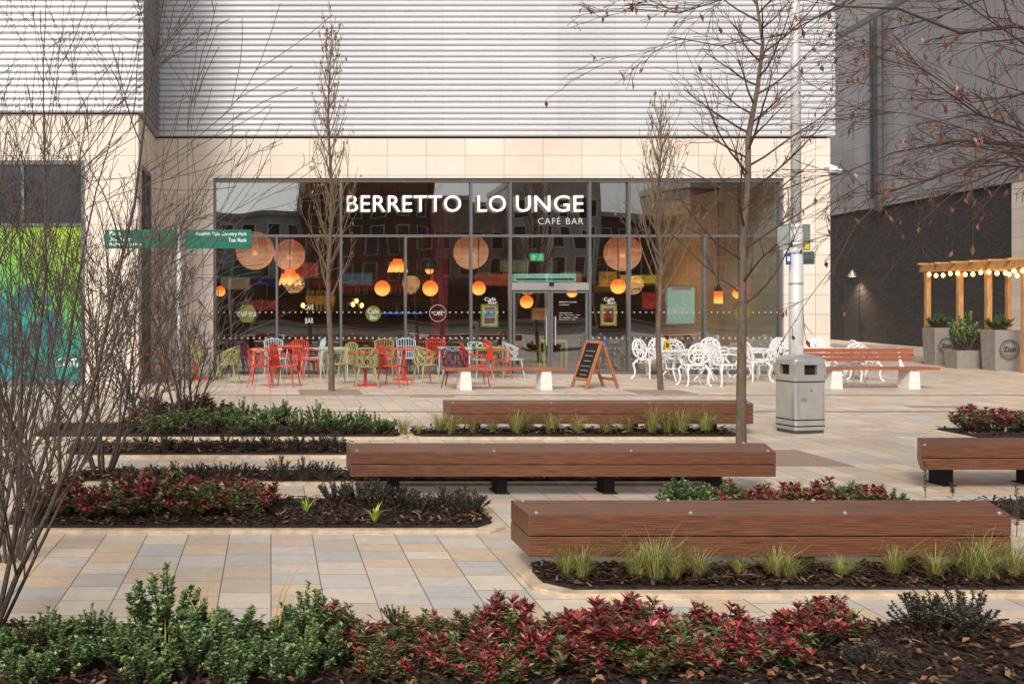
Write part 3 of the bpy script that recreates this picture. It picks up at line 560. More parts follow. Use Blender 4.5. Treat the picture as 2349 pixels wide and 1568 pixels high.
MB().prism(octo(.262,.22,.06),.985,1.04).build('canopy_rim',M['steel'],Bn)
m=MB()
lv=[(.262,.22,.06,1.04),(.25,.208,.06,1.075),(.21,.17,.06,1.105),(.12,.1,.05,1.125)]; k=20; vs=[]
for w_,d_,ch_,z_ in lv: vs+=[(x,y,z_) for x,y in octo(w_,d_,ch_)]
m.add(vs,[(q*k+i,q*k+(i+1)%k,(q+1)*k+(i+1)%k,(q+1)*k+i) for q in range(3) for i in range(k)]+[tuple(range(3*k,4*k))]); m.build('canopy',M['steel'],Bn,True)
MB().box(-.17,-.07,-.2215,-.219,.46,.475).box(-.17,-.07,-.2215,-.219,.475,.515).build('engraved_mark',mat('engraving',(.25,.23,.21),.5),Bn)
MB().tube([(.0,-.218,.62),(.0,-.226,.62)],.012,8).build('lock',M['dark'],Bn)
# ---------------- lamp column
LX=(1826-CX)*17.7/F; P_=thing('lamp_column','tall galvanised steel lamp column behind the litter bin','lamp post',(LX,17.7,0))
MB().tube([(0,0,0),(0,0,3.2)],[.12,.115],16).build('lower_shaft',M['pole'],P_,True); MB().tube([(0,0,3.2),(0,0,3.3)],[.118,.09],16).build('collar',M['pole'],P_,True); MB().tube([(0,0,3.3),(-.02,0,9.5)],[.088,.07],14).build('upper_shaft',M['pole'],P_,True)
MB().box(-.06,.06,-.13,-.117,.5,1.1).build('access_door',M['pole'],P_,bevel=.01)
for z in (2.2,2.75,6.8,5.4): MB().lathe([(.126 if z<3.2 else .095,z),(.126 if z<3.2 else .095,z+.03)],n=14).build('clamp_band',M['steel'],P_)
def psign(px0,px1,py0,py1,lab,mm,extra=None,dy=-.14):
    a0=at(px0,py1,17.7+dy); a1=at(px1,py0,17.7+dy); t_=thing('small_sign',lab,'sign',(a0.x,a0.y,a0.z)); MB().box(0,a1.x-a0.x,-.01,.01,0,a1.z-a0.z).build('plate',mm,t_)
    if extra: MB().box(.02,(a1.x-a0.x)-.02,-.014,-.011,(a1.z-a0.z)*extra[0],(a1.z-a0.z)*extra[1]).build('panel',extra[2],t_)
psign(1783,1813,514,572,'grey rectangular plate on the left side of the lamp column',mat('plate_grey',(.26,.28,.26),.5),None,0)
psign(1842,1858,514,574,'grey plate with yellow patch on the right of the lamp column',mat('plate_grey2',(.16,.18,.16),.5),(.05,.3,M['yellow']),0)
psign(1803,1814,580,607,'small blue parking sign on the lamp column',M['blue'],(.3,.7,M['white']))
psign(1840,1868,577,606,'dark green direction plate on the right of the lamp column',mat('plate_dk',(.07,.10,.09),.5),(.1,.4,M['dark']),0)
# fingerpost
SY=15.7; c=at(411,0,SY); T_=thing('fingerpost','grey post carrying two green direction boards','sign post',(c.x,SY,0)); zt=at(0,518,SY).z
MB().tube([(0,0,0),(0,0,zt-.42)],.04,12).build('post',M['pole'],T_,True); MB().box(-.085,-.03,-.03,.03,zt-.38,zt).build('post_head',M['signgreen'],T_,bevel=.01); MB().tube([(0,0,zt-.44),(0,0,zt-.06)],.035,12).build('collar',M['steel'],T_)
def sx_(px): return (px-CX)*SY/F-c.x
def sz_(py): return H-(py-HY)*SY/F
M['signtext']=mat('sign_text',(.9,.9,.9),.5,0,.01,emit=(1,1,1),es=.2)  # unlit lettering given a slight glow to keep it legible
for x0,x1 in ((241,398),(424,577)):
    f_=MB().box(sx_(x0),sx_(x1),-.02,.02,sz_(570),sz_(527)).build('direction_board',M['signgreen'],T_,bevel=.004)
    if x0>400: MB().box(sx_(414),sx_(424),-.012,.012,sz_(566),sz_(562)).build('bracket',M['dark'],T_)
    if x0<400:
        for s_,b__,y0 in (('Plaza',278,530),('Bus Station',304,543),('Railway Station',324,556)): text(s_,sx_(252),sx_(b__),sz_(y0+10),sz_(y0),-.0225,'lettering',M['signtext'],f_,.0)
    else:
        text('Reddish Vale Country Park',sx_(450),sx_(566),sz_(543),sz_(532),-.0225,'lettering',M['signtext'],f_,.0); text('Taxi Rank',sx_(524),sx_(566),sz_(555),sz_(546),-.0225,'lettering',M['signtext'],f_,.0)
c=at(1912,388,25.3); t_=thing('security_camera','white dome security camera on the right corner of the shop','camera',c)
MB().tube([(-.2,.1,.06),(-.05,.05,.1),(.0,0,.06)],.03,8).build('bracket',M['white'],t_,True); MB().lathe([(.06,-.1),(.1,-.06),(.11,.02),(.07,.07),(.02,.09)],n=14).build('housing',M['white'],t_,True); MB().sphere((0,0,-.1),.075,12,8).build('dome',M['dark'],t_,True); MB().box(.05,.2,-.05,.05,-.08,0).build('side_camera',M['white'],t_,bevel=.02)
# ---------------- brick building
def WP(px):
    py=HY+.0808*(px-816); p=gr(px,py); return p
def wl_(Y): return 27.76+(Y-48.6)*.0985
K=thing('brick_building','tall grey clad building with dark brick base on the right','building',(0,0,0))
MB().prism([(wl_(66),66),(wl_(34.8),34.8),(50,34.8),(50,66)],0,6.1).build('brick_wall',M['brick'],K)
MB().prism([(wl_(66)-.12,66),(wl_(18)-.12,18),(50,18),(50,66)],6.1,14.6).build('grey_cladding',M['clad'],K)
MB().prism([(wl_(66)-.16,66),(wl_(18)-.16,18),(50,18),(50,66)],14.6,14.85).build('parapet',M['frame'],K)
MB().prism([(wl_(66)+2,66),(wl_(18)+2,18),(50,18),(50,66)],14.85,24).build('upper_storey',mat('pale_clad',(.34,.32,.31),.5,0,.08,2),K)
MB().prism([(wl_(34.8)-.1,34.8),(wl_(34)-.1,34.0),(50,34),(50,34.8)],0,6.1).build('stone_pier',M['stone_side'],K)
MB().prism([(wl_(34),34.0),(wl_(20),20),(50,20),(50,34)],0,6.1).build('dark_glazing',M['dark'],K)
for px in (2012,2028):
    p=WP(px); MB().tube([(p.x-.2,p.y,6.5 if px==2012 else 5.9),(p.x-.25,p.y,14.5)],.1 if px==2012 else .22,8).build('downpipe',M['dark'],K)
a_=WP(1938); b_=WP(1974); o=MB(); o.prism([(b_.x-.06,b_.y),(b_.x,b_.y),(a_.x,a_.y),(a_.x-.06,a_.y)],0,2.7); o.build('service_door',mat('door_brown',(.035,.03,.03),.5),K)
p=WP(1975); t_=thing('wall_lamp','small lit cone shaped lamp on the dark brick wall','lamp',(p.x-.4,p.y,3.2)); MB().lathe([(.2,-.16),(.17,-.08),(.05,.10),(.03,.15)],n=14).build('shade',M['steel'],t_,True); MB().tube([(0,0,.1),(.4,0,.15)],.03,6).build('bracket',M['dark'],t_); MB().disc((0,0,-.17),.15,14,'z').build('diffuser',M['bulb'],t_)
l=bpy.data.lights.new('wall_lamp_light','SPOT'); l.energy=300; l.color=(1,.78,.5); l.spot_size=R(120); l.spot_blend=.9; l.shadow_soft_size=.1; lo=bpy.data.objects.new('wall_lamp_light',l); C.objects.link(lo); lo.parent=t_; lo.location=(-.02,0,-.25)
# ---------------- pergola
G=thing('pergola','warm timber pergola frame at the right edge','pergola',(0,0,0))
PT=2.98; PX=20.0
py_=[29.85,28.45,27.32,26.0,24.8,23.6]
for Y in py_:
    MB().box(PX-.07,PX+.07,Y-.06,Y+.06,0,PT-.2).build('post',M['pine'],G,bevel=.008)
    if Y in (29.85,27.32,24.8,23.6): MB().box(PX+2.4,PX+2.52,Y-.06,Y+.06,0,PT-.2).build('post',M['pine'],G,bevel=.008)
for x in (PX-.08,PX+2.41): MB().box(x,x+.12,23.4,30.1,PT-.2,PT+.02).build('beam',M['pine'],G)
for Y in (29.85,23.6): MB().box(PX+.06,PX+2.4,Y-.05,Y+.05,PT-.18,PT+.015).build('beam',M['pine'],G)
for k in range(10): MB().box(PX-.2,PX+2.65,23.5+k*.72-.04,23.5+k*.72+.04,PT+.022,PT+.075).build('rafter',M['pine'],G)
for nm,X in (('near',PX-.12),('far',PX+2.3)):
    y1=29.75; y0=23.6
    s_=thing('string_lights',f'string of warm bulbs along the {nm} long beam of the timber pergola','string lights',(X,y0,PT-.2)); n_=20; pts=[]
    for k in range(n_*2+1): pts.append((0,k/(n_*2)*(y1-y0),-.08*abs(math.sin(k*math.pi/8))))
    MB().tube(pts,.008,4).build('cable',M['black'],s_)
    for k in range(1,n_*2,2):
        q=pts[k]; MB().sphere((q[0],q[1],q[2]-.05),.05,8,6,1.3).build('bulb',M['bulb'],s_)
# ---------------- plants
def leaf(mb,p,d,l,w,rg):
    d=d.normalized(); s=d.cross(V((rg.uniform(-.5,.5),rg.uniform(-.5,.5),1)))
    if s.length<.01: s=V((1,0,0))
    s.normalize(); nrm=s.cross(d)*l*.12
    mb.add([p,p+d*l*.5+s*w*.5+nrm,p+d*l,p+d*l*.5-s*w*.5+nrm],[(0,1,2,3)])
def shrub(kind,seed,h,w,stems,per,ll,lw_,redp=.6):
    rg=random.Random(seed); fm=MB(); sm=MB()
    for i in range(stems):
        a=rg.uniform(0,2*math.pi); q=math.sqrt(rg.random()); hh=h*(1-.45*q*q)*rg.uniform(.55,1.15)
        b0=V((math.cos(a)*q*w*.35,math.sin(a)*q*w*.35,0)); tip=V((math.cos(a)*q*w,math.sin(a)*q*w,hh)); midp=(b0+tip)/2+V((rg.uniform(-.02,.02),rg.uniform(-.02,.02),hh*.08))
        sm.tube([b0,midp,tip],[.005,.004,.002],4,False); sred=rg.random()<redp; ql=rg.uniform(.65,1.4)
        for k in range(per):
            t=rg.uniform(.15,1)**.6 if kind!='red' else 1-abs(rg.gauss(0,.36)); t=max(.12,min(1,t))
            pp=(b0.lerp(midp,t*2) if t<.5 else midp.lerp(tip,t*2-1)); aa=rg.uniform(0,2*math.pi)
            d=V((math.cos(aa),math.sin(aa),rg.uniform(-.1,1.0)+(.6 if t>.9 else 0)))
            if kind=='green':
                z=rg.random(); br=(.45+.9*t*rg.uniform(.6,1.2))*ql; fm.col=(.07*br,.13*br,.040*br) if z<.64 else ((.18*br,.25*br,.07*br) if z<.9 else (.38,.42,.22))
            elif kind=='red':
                z=rg.random()
                if t>.66 and sred and z<.78: br=rg.uniform(.35,1.65)*ql; fm.col=(.215*br,.029*br,.036*br)
                elif z<.85: br=rg.uniform(.5,1.3)*ql; fm.col=(.095*br,.145*br,.04*br) if z<.64 else (.17*br,.07*br,.04*br)
                else: fm.col=(.26,.20,.08)
            elif kind=='dark':
                br=rg.uniform(.5,1.5); fm.col=(.055*br,.068*br,.042*br) if rg.random()<.7 else (.08*br,.045*br,.045*br)
            sc=rg.uniform(.7,1.25); leaf(fm,pp,d,ll*sc,lw_*sc,rg)
    return [('stems',sm.mesh('stems',M['twig'])),('foliage',fm.mesh('foliage',M['leaf']))]
def grass(seed,n=290,h=.32):
    rg=random.Random(seed); mb=MB()
    for i in range(n):
        a=rg.uniform(0,2*math.pi); L=h*rg.uniform(.35,1.2)*(1.35 if rg.random()<.07 else 1); out=rg.uniform(.15,1.25)*L; u=V((math.cos(a),math.sin(a),0)); s=V((-math.sin(a),math.cos(a),0))*.0022
        b0=u*rg.uniform(0,.055); z=rg.random(); q=rg.uniform(.6,1.25)
        mb.col=(.29*q,.31*q,.07*q) if z<.45 else ((.52*q,.41*q,.17*q) if z<.78 else (.15*q,.21*q,.05*q))
        pts=[b0,b0+u*out*.25+V((0,0,L*.55)),b0+u*out*.65+V((0,0,L*.85)),b0+u*out*1.15+V((0,0,L*rg.uniform(.6,1.05)))]
        for j in range(3):
            w0=1-j*.3; w1=1-(j+1)*.3; mb.add([pts[j]-s*w0,pts[j]+s*w0,pts[j+1]+s*w1,pts[j+1]-s*w1],[(0,1,2,3)])
    return [('grass_tuft',mb.mesh('grass_tuft',M['leaf']))]
def iris(seed,n=16,hh=.24):
    rg=random.Random(seed); mb=MB()
    for i in range(n):
        a=rg.uniform(0,2*math.pi); L=rg.uniform(.5,1)*hh; u=V((math.cos(a),math.sin(a),0)); s=V((-math.sin(a),math.cos(a),0))*.009; q=rg.uniform(.8,1.2); mb.col=(.30*q,.42*q,.05*q)
        pts=[u*.01,u*L*.3+V((0,0,L*.7)),u*L*.75+V((0,0,L*.95))]; mb.add([pts[0]-s,pts[0]+s,pts[1]+s,pts[1]-s],[(0,1,2,3)]); mb.add([pts[1]-s,pts[1]+s,pts[2]],[(0,1,2)])
    return [('iris',mb.mesh('iris',M['leaf']))]
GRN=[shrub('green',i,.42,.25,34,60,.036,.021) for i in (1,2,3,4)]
REDn=[shrub('red',i+10,.36,.25,31,46,.062,.020,rp_) for i,rp_ in ((1,.9),(2,.55),(3,.7),(4,.35))]
DRK=[shrub('dark',i+20,.32,.22,34,75,.026,.010) for i in (1,2,3)]
GRS=[grass(i+30) for i in (1,2,3,4)]; IR=[iris(i) for i in (1,2)]
pk={'g':(GRN,'leafy_shrub','green leafy shrub','shrub',.42),'r':(REDn,'red_shrub','red tipped shrub','shrub',.385),'d':(DRK,'dark_shrub','small dark shrub','shrub',.33),'t':(GRS,'grass_tuft','yellow green grass tuft','grass tuft',.31),'i':(IR,'strap_leaf_plant','bright strap leaved plant','plant',.22)}
rp=random.Random(77)
def row(kind,bedname,items,hs=1.0):
    protos,nm,desc,cat,hh=pk[kind]
    items=sorted(items)
    for i,(px,py,hpx) in enumerate(items):
        c=gr(px,py); s=hpx*c.y/F/hh; lab=f'{ORD[i]} {desc} from the left in {bedname}' if len(items)>1 else f'{desc} in {bedname}'
        pr=protos[rp.randrange(len(protos))]
        inst(nm,pr,(c.x,c.y,.05),rp.uniform(0,6.28),(s*rp.uniform(1.05,1.35),s*rp.uniform(1.0,1.2),s*hs*rp.uniform(.82,1.08)),lab,cat,desc+'s in '+bedname)
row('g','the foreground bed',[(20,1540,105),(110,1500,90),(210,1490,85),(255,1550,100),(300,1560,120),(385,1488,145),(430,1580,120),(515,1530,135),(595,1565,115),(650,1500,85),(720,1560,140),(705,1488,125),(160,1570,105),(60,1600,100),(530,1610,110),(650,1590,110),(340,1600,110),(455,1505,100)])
row('r','the foreground bed',[(775,1500,115),(865,1545,95),(880,1580,95),(975,1512,105),(1020,1555,100),(1075,1575,110),(1095,1500,85),(1185,1512,125),(1240,1568,105),(1285,1510,95),(1395,1538,160),(1450,1500,125),(1480,1570,105),(1540,1555,125),(1650,1510,122),(1600,1568,95),(1700,1560,95),(1775,1548,120),(1850,1505,110),(1905,1482,100),(1150,1592,90),(1340,1560,100)])
row('d','the foreground bed',[(2110,1470,100),(2160,1478,110),(2215,1475,105),(1990,1560,75),(910,1450,50)])
row('t','the grass bed before the nearest bench',[(1300,1335,72),(1335,1342,68),(1465,1340,92),(1505,1345,98),(1545,1342,75),(1600,1338,62),(1695,1334,52),(1780,1340,80),(1810,1345,62),(1930,1340,48),(2050,1338,78),(2145,1342,64),(2225,1340,112),(2260,1345,88),(2325,1338,88)])
row('r','the long middle left bed',[(120,1195,88),(165,1180,80),(215,1200,75),(290,1198,80),(350,1192,88),(430,1198,85),(500,1192,80),(565,1198,80),(590,1180,72),(260,1175,75),(320,1168,78),(400,1172,80),(460,1172,78),(530,1172,78)])
row('d','the long middle left bed',[(770,1172,62),(820,1165,66),(870,1172,66),(915,1175,64),(965,1185,55),(1065,1190,60),(1020,1175,50),(1090,1178,48)])
row('i','the long middle left bed',[(702,1190,48),(860,1212,46)])
row('d','the narrow bed left of the middle bench',[(350,1110,42),(400,1110,44),(450,1108,44),(520,1112,48),(560,1108,40),(640,1110,52),(700,1110,45),(745,1110,52),(290,1110,40)])
row('d','the short bed beyond the narrow bed',[(330,1040,38),(380,1040,38),(430,1042,40),(470,1042,36),(520,1040,38),(570,1042,40),(620,1040,48),(680,1044,48),(730,1042,40),(765,1040,45)])
row('g','the bed left of the farthest bench',[(440,985,52),(480,1000,56),(520,985,55),(560,975,55),(600,1002,60),(625,985,58),(650,978,56),(690,1003,58),(725,985,52),(760,1000,55),(795,1003,55),(825,990,48),(860,1003,46),(885,1000,40),(550,1004,52),(400,1002,56),(350,1005,56)])
row('r','the bed left of the farthest bench',[(315,1000,55),(340,975,55),(375,985,58),(410,975,56),(455,972,60),(500,970,56)])
row('t','the bed before the farthest bench',[(925,1000,36),(1010,998,48),(1035,1000,52),(1085,998,34),(1130,998,32),(1185,1000,56),(1210,996,50),(1265,1000,54),(1325,1000,40),(1390,998,40),(1440,998,38),(1495,1000,58),(1530,998,52),(1560,1000,56),(1618,1000,48),(960,1002,30)])
row('g','the bed behind the nearest bench',[(1560,1185,76),(1600,1188,78),(2050,1185,56)])
row('r','the bed behind the nearest bench',[(1660,1188,78),(1730,1190,76),(1800,1186,74),(1860,1188,76),(1925,1190,80),(1990,1186,76),(1895,1184,74)])
row('r','the far right bed',[(2225,995,55),(2250,985,55),(2280,995,52),(2318,995,50),(2350,995,50)])
row('d','the bed at the right edge',[(2330,1200,50),(2380,1190,50)])
rg=random.Random(5)
for i,(px,py,h_) in enumerate([(450,1500,190),(470,1510,150),(627,1500,200),(385,1560,120)]):
    c=gr(px,py); mb=MB(); hh=h_*c.y/F; mb.col=(.42,.33,.10)
    for k in range(2):
        a=rg.uniform(-.15,.15); s=V((.0035,0,0)); p0=V((rg.uniform(-.02,.02),0,0)); p1=p0+V((a*hh,0,hh*.6)); p2=p1+V((a*hh*1.5,.02,hh*.4)); mb.add([p0-s,p0+s,p1+s,p1-s],[(0,1,2,3)]); mb.add([p1-s,p1+s,p2],[(0,1,2)])
    tag(mb.build('dry_grass_stem',M['leaf']),['tall straw coloured grass stem second from left among foreground shrubs','straw coloured grass stem third from left among foreground shrubs','tallest straw coloured grass stem right of the other foreground stems','short straw coloured grass stem leftmost in the foreground bed'][i],'grass stem','dry grass stems').location=(c.x,c.y,.05)
for i,(px,py,h_) in enumerate([(2122,1150,85),(2332,1240,120),(2185,1145,30)]):
    c=gr(px,py); mb=MB(); sm=MB(); rg=random.Random(i); hh=h_*c.y/F; sm.tube([(0,0,0),(.01,0,hh*.5),(-.01,0,hh)],.004,4)
    for k in range(90):
        z=hh*rg.uniform(.2,1); mb.col=(.09,.05,.035) if rg.random()<.6 else (.08,.1,.03); a=rg.uniform(0,6.28); leaf(mb,V((0,0,z)),V((math.cos(a),math.sin(a),.6)),.03,.01,rg)
    inst('spindly_plant',[('stem',sm.mesh('stem',M['twig'])),('foliage',mb.mesh('foliage',M['leaf']))],(c.x,c.y,0.03),0,1,['spindly single stem plant left of the right edge bench','spindly plant at the right edge behind the nearest bench','tiny spindly plant near the right bench leg'][i],'plant','spindly plants')
lf=MB(); rg=random.Random(12)
for i in range(320):
    q=rg.uniform(.5,1.4); lf.col=(.26*q,.12*q,.055*q); leaf(lf,V((rg.uniform(-1.4,4.2),rg.uniform(4.6,5.6),.09)),V((rg.uniform(-1,1),rg.uniform(-1,1),.2)),rg.uniform(.03,.07),.03,rg)
struct(lf.build('fallen_leaves',M['chip']),'stuff')
# planters
def ppl(px0,px1,py0,py1,lab,logo,lowbush):
    c=gr((px0+px1)/2,py1); k=c.y/F; w=(px1-px0)/2*k; h=(py1-py0)*k; D=.55
    t_=thing('planter',lab,'planter',c); m=MB(); q=.92
    m.add([(-w*q,0,0),(w*q,0,0),(w*q,D-.05,0),(-w*q,D-.05,0),(-w,-.03,h),(w,-.03,h),(w,D,h),(-w,D,h)],[(3,2,1,0),(4,5,6,7),(0,1,5,4),(1,2,6,5),(2,3,7,6),(3,0,4,7)]); m.build('tub',M['planter'],t_,bevel=.01)
    if logo:
        r_=w*.72; z=h*.52; dk=mat('logo_ink',(.03,.028,.026),.7)
        MB().disc((0,-.05,z),r_,28,'y',r_*.93).build('logo_ring',dk,t_); MB().disc((0,-.05,z),r_*.8,28,'y',r_*.76).build('logo_ring',dk,t_)
        text('Zizzi',-r_*.62,r_*.62,z-r_*.18,z+r_*.30,-.052,'lettering',dk,t_,.02); text('ITALIAN',-r_*.4,r_*.4,z-r_*.62,z-r_*.42,-.052,'lettering',dk,t_)
    c2=V((c.x,c.y+D/2,h)); inst('planter_shrub',GRN[0] if lowbush else GRN[1],c2,0,(w/.22,D/2/.22,.95 if lowbush else 2.5),'bushy green shrub in the '+lab,'shrub','shrubs in the grey planters')
    if not lowbush:
        for dx in (-.2,.22): inst('planter_shrub',GRN[2],(c.x+dx,c.y+D/2,h),1+dx,(w/.45,D/2/.25,1.9),('left' if dx<0 else 'right')+' smaller bush in the low grey planter','shrub','shrubs in the grey planters')
ppl(2143,2195,752,837,'tall grey logo planter under the left pergola post',True,True)
ppl(2194,2264,804,845,'low grey planter between the two tall planters',False,False)
ppl(2281,2345,757,850,'tall grey logo planter at the right edge',True,True)
# ---------------- trees
def grow(mb,p,d,L,r,depth,rg,up=.1,spread=.7,nseg=5,nch=4,wob=.12,rmin=.003,tips=None,t0=.25,lr=.55):
    pts=[p]; rad=[r]; ds=[d]
    for i in range(nseg):
        d=(d+V((rg.uniform(-1,1),rg.uniform(-1,1),rg.uniform(-1,1)))*wob+V((0,0,up))).normalized(); p=p+d*L/nseg; pts.append(p); rad.append(max(rmin,r*(1-.75*(i+1)/nseg))); ds.append(d)
    mb.tube(pts,rad,5 if r>.012 else 3,False)
    if tips is not None and depth==0: tips.append((p,d))
    if depth>0:
        for k in range(nch):
            t=rg.uniform(t0,1)*nseg*.98; i=int(t); q=pts[i].lerp(pts[i+1],t-i); dd=ds[i+1]
            side=dd.cross(V((rg.uniform(-1,1),rg.uniform(-1,1),rg.uniform(-1,1)))).normalized()
            nd=(dd+side*spread*rg.uniform(.6,1.3)).normalized()
            grow(mb,q,nd,L*lr*rg.uniform(.6,1.2),max(rmin,rad[i]*.6),depth-1,rg,up,spread,max(3,nseg-1),nch,wob,rmin,tips,t0,lr)
def dead_leaves(tips,rg,prob,l,cols):
    mb=MB()
    for p,d in tips:
        if rg.random()<prob:
            mb.col=rg.choice(cols); leaf(mb,p,V((rg.uniform(-.5,.5),rg.uniform(-.5,.5),-1)),l*rg.uniform(.7,1.3),l*.45,rg)
    return mb
def slim_tree(label,px,py,topy,w,seed,z0,prob):
    c=gr(px,py); hz=H+(HY-topy)*c.y/F; rg=random.Random(seed); T=thing('slim_tree',label,'tree',c)
    tr=MB(); n=12; pts=[V((.04*math.sin(i*1.1+seed),.03*math.cos(i),hz*.97*i/n)) for i in range(n+1)]; rad=[max(.008,.066*(1-i/n)**.8) for i in range(n+1)]
    tr.tube(pts,rad,8,False); tr.build('trunk',M['bark'],T,True)
    cr=MB(); tips=[]
    for k in range(50):
        z=z0+(hz*.95-z0)*(k/50)**.9; i=int(z/hz/.97*n); i=min(i,n-1); q=pts[i].lerp(pts[i+1],min(1,z/(hz*.97)*n-i)); a=k*2.4
        f_=1-.8*(z-z0)/(hz-z0); d=V((math.cos(a)*.62*w,math.sin(a)*.62*w,1))
        grow(cr,q,d,(1.25*f_+.22)*rg.uniform(.7,1.15),.016*f_+.006,2,rg,.13,.42,5,3,.09,.0038,tips,.2,.5)
    cr.build('crown',M['twig2'],T)
    dead_leaves(tips,rg,prob,.09,[(.22,.10,.04),(.17,.08,.03),(.28,.14,.05)]).build('dead_leaves',M['leaf'],T)
slim_tree('tall slim bare tree left of the cafe lettering',757,897,30,.85,1,1.9,.55)
slim_tree('slim bare tree before the white tables',1513,895,225,.95,2,2.0,.15)
c=gr(1700,1048); rg=random.Random(9); T=thing('young_bare_tree','young bare tree with open branches behind the middle bench','tree',c)
tp=[at(px,py,c.y)-c for px,py in ((1700,1048),(1700,900),(1703,700),(1704,560),(1716,420),(1716,320),(1738,200),(1750,100),(1735,0),(1745,-80))]
tp=[V((p.x,0,max(0,p.z))) for p in tp]; rad=[.062,.056,.049,.043,.036,.032,.026,.02,.014,.008]
MB().tube(tp,rad,9,False).build('trunk',M['bark'],T,True); cr=MB(); tips=[]
for k in range(36):
    t=2.0+6.6*(k/36); i=int(t); q=tp[i].lerp(tp[i+1],t-i); a=k*2.399; f_=1-.35*k/36
    grow(cr,q,V((math.cos(a),math.sin(a),.6)),1.4*f_*rg.uniform(.6,1.15),.014*f_+.003,2,rg,.05,.65,6,4,.12,.0025,tips,.2,.5)
cr.build('crown',M['twig'],T); dead_leaves(tips,rg,.08,.05,[(.16,.07,.03)]).build('dead_leaves',M['leaf'],T)
rg=random.Random(21); base=V(((2640-CX)*8.2/F,8.2,0)); T=thing('overhanging_tree','bare tree reaching in from the right with hanging dead leaves','tree',base)
MB().tube([(0,0,0),(0,0,1.4),(-.1,0,2.6),(-.05,.1,4.5),(0,.1,6.5)],[.12,.1,.085,.06,.02],10,False).build('trunk',M['bark'],T,True)
cr=MB(); tips=[]
limbs=[[(2640,420,8.2),(2500,360,8.1),(2349,335,8.0),(2200,322,7.9),(2050,350,7.8),(1940,395,7.8),(1860,430,7.7)],
 [(2640,330,8.2),(2480,270,8.4),(2349,215,8.5),(2230,235,8.6),(2120,160,8.8),(1990,130,8.9)],
 [(2640,200,8.2),(2450,90,8),(2330,60,7.8),(2200,75,7.7),(2060,20,7.6),(1920,15,7.5),(1800,80,7.4),(1650,105,7.4),(1540,85,7.4)],
 [(2640,450,8.2),(2450,370,7.7),(2300,345,7.4),(2160,400,7.2),(2040,440,7.1),(1960,520,7.0),(1900,640,7.0)],
 [(2640,120,8.2),(2480,20,8.4),(2300,-20,8.6),(2150,40,8.8),(2010,75,9)],
 [(2640,380,8.2),(2500,260,7.8),(2380,120,7.6),(2260,40,7.4),(2180,-20,7.2)],
 [(2640,440,8.2),(2500,400,8.8),(2349,350,9.2),(2230,300,9.4),(2080,260,9.5),(1960,250,9.6)],
 [(2640,400,8.2),(2500,330,8.0),(2349,300,7.8),(2240,260,7.6),(2130,180,7.5),(2050,80,7.4)],
 [(2640,430,8.2),(2450,390,7.9),(2320,380,7.7),(2200,430,7.6),(2100,520,7.5)],
 [(2640,100,8.2),(2500,-60,8),(2300,-70,7.8),(2000,-60,7.6),(1750,-30,7.5),(1560,30,7.4),(1440,20,7.4)]]
for lb_ in limbs:
    pts=[at(*q)-base for q in lb_]; pts=[p if i else V((0,0,p.z)) for i,p in enumerate(pts)]; n=len(pts); rad=[max(.004,.022*(1-i/(n-1))**1.1) for i in range(n)]; cr.tube(pts,rad,6,False)
    for k in range(15):
        t=rg.uniform(.9,n-1.02); i=int(t); q=pts[i].lerp(pts[i+1],t-i); dd=(pts[i+1]-pts[i]).normalized()
        nd=(dd+V((rg.uniform(-.5,.2),rg.uniform(-.5,.5),rg.uniform(-.55,.6)))).normalized(); grow(cr,q,nd,rg.uniform(.35,1.0),max(.0035,rad[i]*.45),2,rg,-.02,.6,5,3,.13,.0021,tips,.2,.5)
cr.build('branches',M['twig'],T); dead_leaves(tips,rg,.26,.065,[(.17,.055,.024),(.12,.04,.02),(.22,.09,.03)]).build('dead_leaves',M['leaf'],T)
def bare(label,px,Y,hz,stems,seed,lean,rmin,spread=.42,r0=.014,side=8,nch=3,tl=.27):
    rg=random.Random(seed); b0=V(((px-CX)*Y/F,Y,0)); T=thing('bare_shrub',label,'shrub',b0,0,'bare many stemmed shrubs')
    st=MB(); tw=MB()
    for k in range(stems):
        a=k*2*math.pi/stems+rg.uniform(-.4,.4); d=V((math.cos(a)*spread+lean,math.sin(a)*spread*.6,1)).normalized(); p=V((math.cos(a)*.08,math.sin(a)*.08,0)); L=hz*rg.uniform(.6,1.05); r=r0*rg.uniform(.6,1.2); pts=[p]; rad=[r]; n=9
        for i in range(n):
            d=(d+V((rg.uniform(-1,1),rg.uniform(-1,1),rg.uniform(-.3,.5)))*.12).normalized(); p=p+d*L/n; pts.append(p); rad.append(max(rmin,r*(1-.85*(i+1)/n)))
        st.tube(pts,rad,6,False)
        for j in range(side):
            t=rg.uniform(.10,.99)*n; i=min(n-1,int(t)); q=pts[i].lerp(pts[i+1],t-i); s_=d.cross(V((rg.uniform(-1,1),rg.uniform(-1,1),rg.uniform(-1,1)))).normalized()
            grow(tw,q,((pts[i+1]-pts[i]).normalized()+s_*.7).normalized(),hz*tl*rg.uniform(.5,1.4),max(rmin,rad[i]*.6),2,rg,.05,.6,6,nch,.16,rmin,None,.2,.55)
    st.build('stems',mat('dark_stem_bark',(.085,.058,.042),.85,0,.35,30,.4),T,True); tw.build('twigs',M['twig3'],T)
bare('nearest bare many stemmed shrub at the left edge of the foreground bed',-50,5.4,3.9,10,41,.05,.0019,.34,.016,side=9)
bare('bare shrub at the left edge just behind the nearest one',20,7.2,3.6,9,42,.04,.0025,.36,.017,9)
bare('bare shrub standing behind the red tipped shrubs at left',120,8.9,3.0,8,43,.0,.0029,.42,.018,8)
bare('bare shrub in the narrow bed at left of the middle bench',235,10.6,2.8,8,44,.0,.0033,.38,.018,7)
bare('bare shrub in the far bed below the left direction board',330,14.2,2.6,8,45,0,.0042,.42,.02,7)
